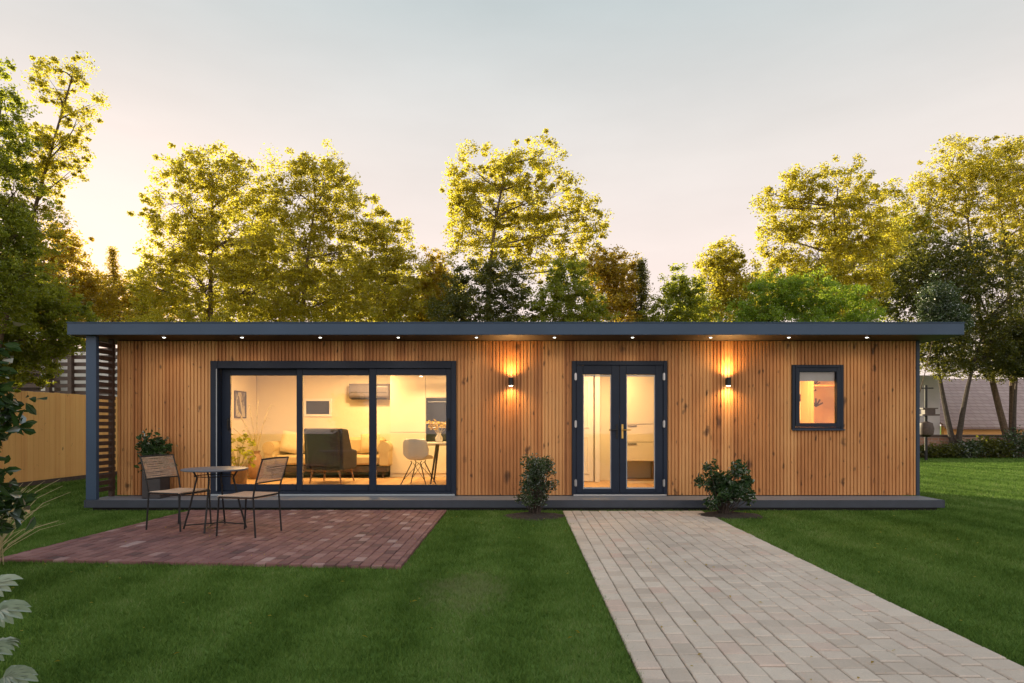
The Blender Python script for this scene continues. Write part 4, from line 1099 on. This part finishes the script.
b = MB(); b.box(.051, .70, 0, .28, 1.02, 1.05); b.build('shelf', M['oak'], t)
b = MB(); b.box(.051, .70, 0, .28, 1.75, 1.78); b.build('shelf', M['oak'], t)

# ------------------------------------------------------------------ patio furniture
PZ = .038
def rope_chair(label, A, C, Bf, Df):
    """A, C: rear feet; Bf, Df: front feet (world xy). Back stands over A-C."""
    A, C, Bf, Df = [Vector((p[0], p[1])) for p in (A, C, Bf, Df)]
    cen = (A + C + Bf + Df) / 4; fwd = ((Bf + Df) - (A + C)).normalized(); rz = math.atan2(fwd.y, fwd.x)
    t = thing('rope_chair', label, 'chair', (cen.x, cen.y, PZ), rz, 'rope chairs on the patio')
    W2, D2 = .235, .235                            # local: x forward, y left
    for sy in (-1, 1):
        b = MB(); b.tube([(-D2 - .01, sy * W2, 0), (-D2 + .02, sy * W2 * .98, .43), (-D2 - .005, sy * W2, .56), (-D2 - .095, sy * W2, .845)], .0095, 8); b.build('leg', M['black'], t)
        b = MB(); b.tube([(D2, sy * W2, 0), (D2 - .025, sy * W2 * .98, .415), (D2 - .035, sy * W2 * .98, .43)], .0095, 8); b.build('leg', M['black'], t)
    b = MB(); z = .43
    ring = [(-D2 + .02, -W2, z), (D2 - .03, -W2, z), (D2 + .005, -W2 + .03, z - .005), (D2 + .005, W2 - .03, z - .005), (D2 - .03, W2, z), (-D2 + .02, W2, z), (-D2 + .02, -W2, z)]
    b.tube(ring, .009, 8); b.build('seat_frame', M['black'], t)
    b = MB(); b.tube([(-D2 - .095, -W2 - .009, .845), (-D2 - .098, 0, .852), (-D2 - .095, W2 + .009, .845)], .0095, 8); b.build('top_rail', M['black'], t)
    b = MB(); b.tube([(-D2 - .012, -W2, .585), (-D2 - .012, W2, .585)], .007, 8); b.build('back_rail', M['black'], t)
    b = MB(); nc = 44                              # cords wound across the seat
    for k in range(nc):
        x_ = -D2 + .03 + (2 * D2 - .045) * k / (nc - 1); s_ = .012 * math.sin(PI * k / (nc - 1)) + .004
        b.tube([(x_, -W2 - .006, z + .002), (x_, -W2 + .02, z + .012), (x_ + random.gauss(0, .001), 0, z + .010 - s_), (x_, W2 - .02, z + .012), (x_, W2 + .006, z + .002), (x_, W2 - .02, z - .014), (x_, 0, z - .016 - s_), (x_, -W2 + .02, z - .014)], .0042, 5, caps=False)
    b.build('seat', M['rope'], t)
    b = MB(); nc = 19
    for k in range(nc):
        q = k / (nc - 1); z_ = .60 + .235 * q; x_ = -D2 - .018 - .074 * q; bow = -.018
        sk = random.gauss(0, .003)
        for off in (.011, -.011):
            b.tube([(x_, -W2 - .010, z_), (x_ + off + bow * .4, -W2 * .6, z_ + sk * .5), (x_ + off + bow, 0, z_ + sk), (x_ + off + bow * .4, W2 * .6, z_ - sk * .5), (x_, W2 + .010, z_)], .0036, 5, caps=False)
    b.build('backrest', M['rope'], t)
    return t
rope_chair('tan rope chair with black legs left of the round table, in front of the planter', (-4.40, 7.24), (-4.18, 7.66), (-3.92, 7.11), (-3.70, 7.53))
rope_chair('tan rope chair with black legs right of the round table, before the sliding doors', (-2.88, 6.70), (-2.76, 7.18), (-3.35, 6.80), (-3.23, 7.29))
t = thing('bistro_table', 'small round grey bistro table with bent black tube legs on the brick patio', 'table', (-3.57, 7.26, PZ))
b = MB(); b.lathe([(.34, .688), (.355, .692), (.358, .700), (.355, .708), (.34, .712), (.001, .712)], 48); b.build('table_top', M['table'], t)
feet = []
for k in range(4):
    a = R(8) + k * PI / 2
    c_, s_ = math.cos(a), math.sin(a)
    b = MB(); b.tube([(.25 * c_, .25 * s_, .686), (.23 * c_, .23 * s_, .66), (.20 * c_, .20 * s_, .60), (.28 * c_, .28 * s_, .25), (.345 * c_, .345 * s_, .012)], .0105, 8); b.build('leg', M['black'], t)
    feet.append((.335 * c_, .335 * s_, .055))
b = MB()
b.tube([feet[0], (.06, .05, .075), feet[2]], .007, 8); b.build('crossbar', M['black'], t)
b = MB(); b.tube([feet[1], (-.05, .06, .06), feet[3]], .007, 8); b.build('crossbar', M['black'], t)
b = MB()
b.tube([(.215 * math.cos(R(8) + k * .2618), .215 * math.sin(R(8) + k * .2618), .625) for k in range(25)], .006, 6, caps=False); b.build('ring', M['black'], t)

# ------------------------------------------------------------------ left boundary
t = thing('timber_fence', 'close-boarded golden timber fence along the left side of the lawn', 'fence', (-10.0, 0, 0))
b = MB(); y = 1.5
while y < 15.6:
    b.box(-.012 + random.uniform(-.003, .003), .012, y + .002, y + .148, .10, 1.93 + random.uniform(-.006, .006), c=.003); y += .15
b.build('boards', M['fence'], t)
b = MB(); b.box(-.018, .018, 1.5, 15.65, .0, .098); b.build('gravel_board', M['dark_wood'], t)
for k in range(6):
    b = MB(); b.box(-.12, -.03, 2.0 + k * 2.7, 2.1 + k * 2.7, 0, 1.9, c=.005); b.build('post', M['dark_wood'], t)
t = thing('slatted_pavilion', 'dark slatted timber pavilion with pale rear wall beyond the left fence', 'pavilion', (-11.6, 16.2, 0))
b = MB(); z = 1.1
while z < 3.45:
    b.box(-3.2, 1.9, -.02, .02, z, z + .098); z += .185
b.build('slats', M['dark_wood'], t)
for px_ in (-3.2, -.62, -.05, 1.85):
    b = MB(); b.box(px_ - .05, px_ + .05, -.14, -.025, 0, 3.5); b.build('post', M['dark_wood'], t)
b = MB(); b.box(-3.4, 2.1, -.3, .1, 3.50, 3.60); b.build('top_rail', M['render'], t)
b = MB(); b.box(-3.2, 3.2, 1.9, 2.0, 0, 3.45); b.build('rear_wall', M['white'], t)
b = MB(); b.box(-3.1, -1.2, .3, .4, 0, 3.1); b.build('dark_panel', M['dark_wood'], t)

# ------------------------------------------------------------------ right boundary
t = thing('brick_wall', 'low brick retaining wall at the far right edge of the lawn', 'garden wall', (14, 23.6, 0))
b = MB(); b.box(-6, 26, 0, .25, 0, .78); b.build('wall', M['brick'], t)
b = MB(); b.box(-6.02, 26.02, -.04, .29, .782, .86, c=.01); b.build('coping', M['dark_wood'], t)
t = thing('outbuilding', 'low outbuilding with a faded pinkish tiled roof and pale end wall beyond the brick wall', 'outbuilding', (17.6, 26, 0))
b = MB(); b.box(0, 22, 0, .2, 0, 1.30); b.build('wall', M['fence'], t)
b = MB(); b.add([(-.1, -.3, 1.15), (22.2, -.3, 1.15), (22.2, 4.2, 3.45), (-.1, 4.2, 3.45), (-.1, -.3, 1.05), (22.2, -.3, 1.05), (22.2, 4.2, 3.35), (-.1, 4.2, 3.35)], [(0, 1, 2, 3), (7, 6, 5, 4), (0, 4, 5, 1), (3, 2, 6, 7), (0, 3, 7, 4), (1, 5, 6, 2)]); b.build('roof', M['tiles'], t)
b = MB(); b.box(-2.9, -.12, .1, 4.0, 0, 3.3); b.build('end_wall', M['render'], t)
for k in range(9):
    px_ = [930, 968, 985, 1000, 1015, 1035, 948, 1055, 905][k]
    hgt = [.5, .7, .8, .75, 1.1, .9, .55, .9, .6][k]
    lab = ['low scrubby shrub by the dark post at the brick wall', 'reddish low shrub right of the twin trunks', 'second low shrub right of the twin trunks', 'low shrub midway between twin trunks and slim trunk', 'taller shrub at the foot of the slim trunk', 'shrub beyond the right edge of the slim trunk', 'low shrub left of the twin trunks', 'outermost right shrub along the brick wall', 'low shrub hidden behind the house corner'][k]
    Yk = 22.9; t = thing('border_shrub', lab, 'shrub', (X(px_, Yk), Yk, 0), group='shrubs along the brick wall')
    n = 900; q = rng.normal(0, 1, (n, 3)); q /= np.linalg.norm(q, axis=1)[:, None]; q *= (rng.uniform(0, 1, n) ** .4)[:, None]
    pos = q * np.array([.55, .35, hgt * .5]) + np.array([0, 0, hgt * .5]); pos += rng.normal(0, .06, pos.shape); pos[:, 2] = np.maximum(pos[:, 2], .05)
    leaf_cloud(pos, .10 * rng.uniform(.6, 1.3, n), rng.normal(.4, .25, n), .5, 0, 'foliage', (L_deep, L_shrub, L_deep)[k % 3], t)
    b = MB()
    for m_ in range(8): b.tube([(0, 0, 0), (random.gauss(0, .22), random.gauss(0, .12), hgt * .8)], [.014, .004], 5)
    b.build('stem', M['bark_dark'], t)
t = thing('bird_feeder', 'dark bird feeder post with a box and tray near the right corner of the house', 'bird feeder', (X(926, 21.5), 21.5, 0))
b = MB(); b.tube([(0, 0, 0), (0, 0, 2.6)], .045, 10); b.tube([(-.25, 0, 2.5), (.25, 0, 2.5)], .02, 8); b.build('post', M['black'], t)
b = MB(); b.box(-.22, .38, -.15, .15, 1.55, 1.60); b.box(-.18, .34, -.12, .12, 1.78, 1.82); b.box(-.1, .26, -.1, .1, 1.60, 1.78); b.build('feeder_box', M['dark_wood'], t)
b = MB(); b.lathe([(.06, .82), (.22, .9), (.25, 1.1), (.2, 1.3), (.06, 1.35)], 16); b.build('seed_globe', M['dark_wood'], t)

# ------------------------------------------------------------------ foreground plants on the left
t = thing('laurel_bush', 'dark glossy large-leaved bush at the left edge of the photo', 'bush', (-4.10, 4.4, 0))
b = MB(); cs_, ct_ = [], []
for k in range(84):
    zz = random.uniform(.55, 1.9); a = random.uniform(0, 2 * PI); rr = random.uniform(.1, .40) * (1 if zz < 1.5 else .8)
    lim = .30 + .16 * math.sin(zz * 4.1 + .6)
    p = Vector((math.cos(a) * rr + .02, math.sin(a) * rr, zz)); p.x = min(p.x, lim + .12)
    b.tube(bend((random.gauss(0, .05), random.gauss(0, .05), max(0, zz - .6)), p, .1, 3), [.010, .008, .006, .003], 5)
    for m_ in range(34): cs_.append(list(p + Vector((random.gauss(0, .08), random.gauss(0, .08), random.gauss(0, .08))))); ct_.append(random.gauss(.45, .25))
for k in range(7): b.tube(bend((random.gauss(0, .08), random.gauss(0, .06), 0), (random.gauss(0, .1), random.gauss(0, .1), 1.6), .08, 5), [.022, .02, .017, .014, .01, .006], 6)
b.build('stem', M['bark_dark'], t); cs_ = np.array(cs_)
leaf_cloud(cs_, .115 * rng.uniform(.65, 1.25, len(cs_)), np.array(ct_), .5, .1, 'foliage', L_laurel, t)

t = thing('dry_grass_plant', 'clump of thin straw-coloured stalks leaning over the lawn at the left edge', 'plant', (-4.72, 5.5, 0))
b = MB()
for k in range(34):
    a = random.uniform(-.5, .9); lx_ = random.uniform(.15, .62) * (1 if k % 3 else .5); hz_ = random.uniform(.35, .78)
    b.tube([(random.gauss(0, .04), random.gauss(0, .05), 0), (lx_ * .3, a * .1, hz_ * .5), (lx_ * .65, a * .18, hz_ * .85), (lx_, a * .25, hz_)], [.0045, .004, .003, .0012], 4)
b.build('stalks', M['twig'], t)

t = thing('silver_leaf_plant', 'pale silvery plant with deeply lobed fan leaves in the bottom left corner', 'plant', (-2.31, 2.55, 0))
stem = MB(); lv, lf, lt = [], [], []
def fan_leaf(base, tip, up, ln, tint):
    base, d = Vector(base), (Vector(tip) - Vector(base)).normalized(); w = d.cross(Vector(up)).normalized(); nrm = w.cross(d)
    nl = 9
    for k in range(nl):
        q = k / (nl - 1) * 2 - 1
        for half in ((0,)):
            pos = base + d * ln * (.25 + .5 * (1 - abs(q)))
            ang = q * R(72); dd = (d * math.cos(ang) + w * math.sin(ang)).normalized(); ww = dd.cross(nrm).normalized()
            l_ = ln * (.62 - .2 * abs(q)); wd = ln * .105
            o_ = len(lv); st = base + d * ln * .12 * (1 - abs(q))
            dr = nrm * -.10 * ln
            for s_, hw, dz in ((0, .2, 0), (.35, .75, .02), (.7, 1.0, 0), (.92, .6, -.04), (1.0, .08, -.08)):
                c_ = st + dd * l_ * s_ + nrm * dz * ln + dr * s_ * s_
                lv.append(c_ + ww * wd * hw + nrm * .012 * hw); lv.append(c_); lv.append(c_ - ww * wd * hw + nrm * .012 * hw)
                lt.extend([tint + random.gauss(0, .08)] * 3)
            for i in range(4):
                for j in (0, 1):
                    a_ = o_ + i * 3 + j; lf.append((a_, a_ + 1, a_ + 4, a_ + 3))
for (tx, tz, ty, rl) in ((.33, .52, 0.0, .17), (.30, .36, -.06, .15), (.32, .21, .05, .17), (.12, .60, .1, .16), (-.05, .45, -.15, .16), (.02, .3, .2, .16), (-.2, .5, .1, .16), (.15, .14, -.1, .14), (.1, .42, -.2, .13)):
    bs = Vector((tx * .5, ty * .8, tz * .92 + .02)); tp = Vector((tx, ty, tz))
    stem.tube([(0, 0, 0), (tx * .2, ty * .4, tz * .6), bs], [.006, .005, .003], 6)
    fan_leaf(bs, tp, (0, -.55, .8), rl, random.gauss(.5, .15))
stem.build('stem', M['twig'], t)
b = MB(); b.add(lv, lf, True); b.tint = lt; b.build('leaves', L_silver, t)

nf = len(fallen[0]); fc = np.stack(fallen, 1)
u = rng.normal(0, 1, (nf, 3)); u[:, 2] *= .12; u /= np.linalg.norm(u, axis=1)[:, None]; w = np.cross(u, np.array([0, 0, 1.0])) + rng.normal(0, .08, (nf, 3))
sz = (.032 * rng.uniform(.5, 1.2, nf))[:, None]; fv = np.zeros((nf, 4, 3))
fv[:, 0] = fc - u * sz * .5; fv[:, 1] = fc + w * sz * .25 + np.array([0, 0, .004]); fv[:, 2] = fc + u * sz * .5; fv[:, 3] = fc - w * sz * .25 + np.array([0, 0, .004])
fo = np_mesh('fallen_leaves', fv.reshape(-1, 3), np.arange(nf * 4).reshape(-1, 4), M['soil'] if False else L_amber, tint=np.repeat(rng.uniform(0, .6, nf), 4))
tag(fo, 'few small fallen leaves scattered over lawn and paving', 'leaves', kind='stuff')
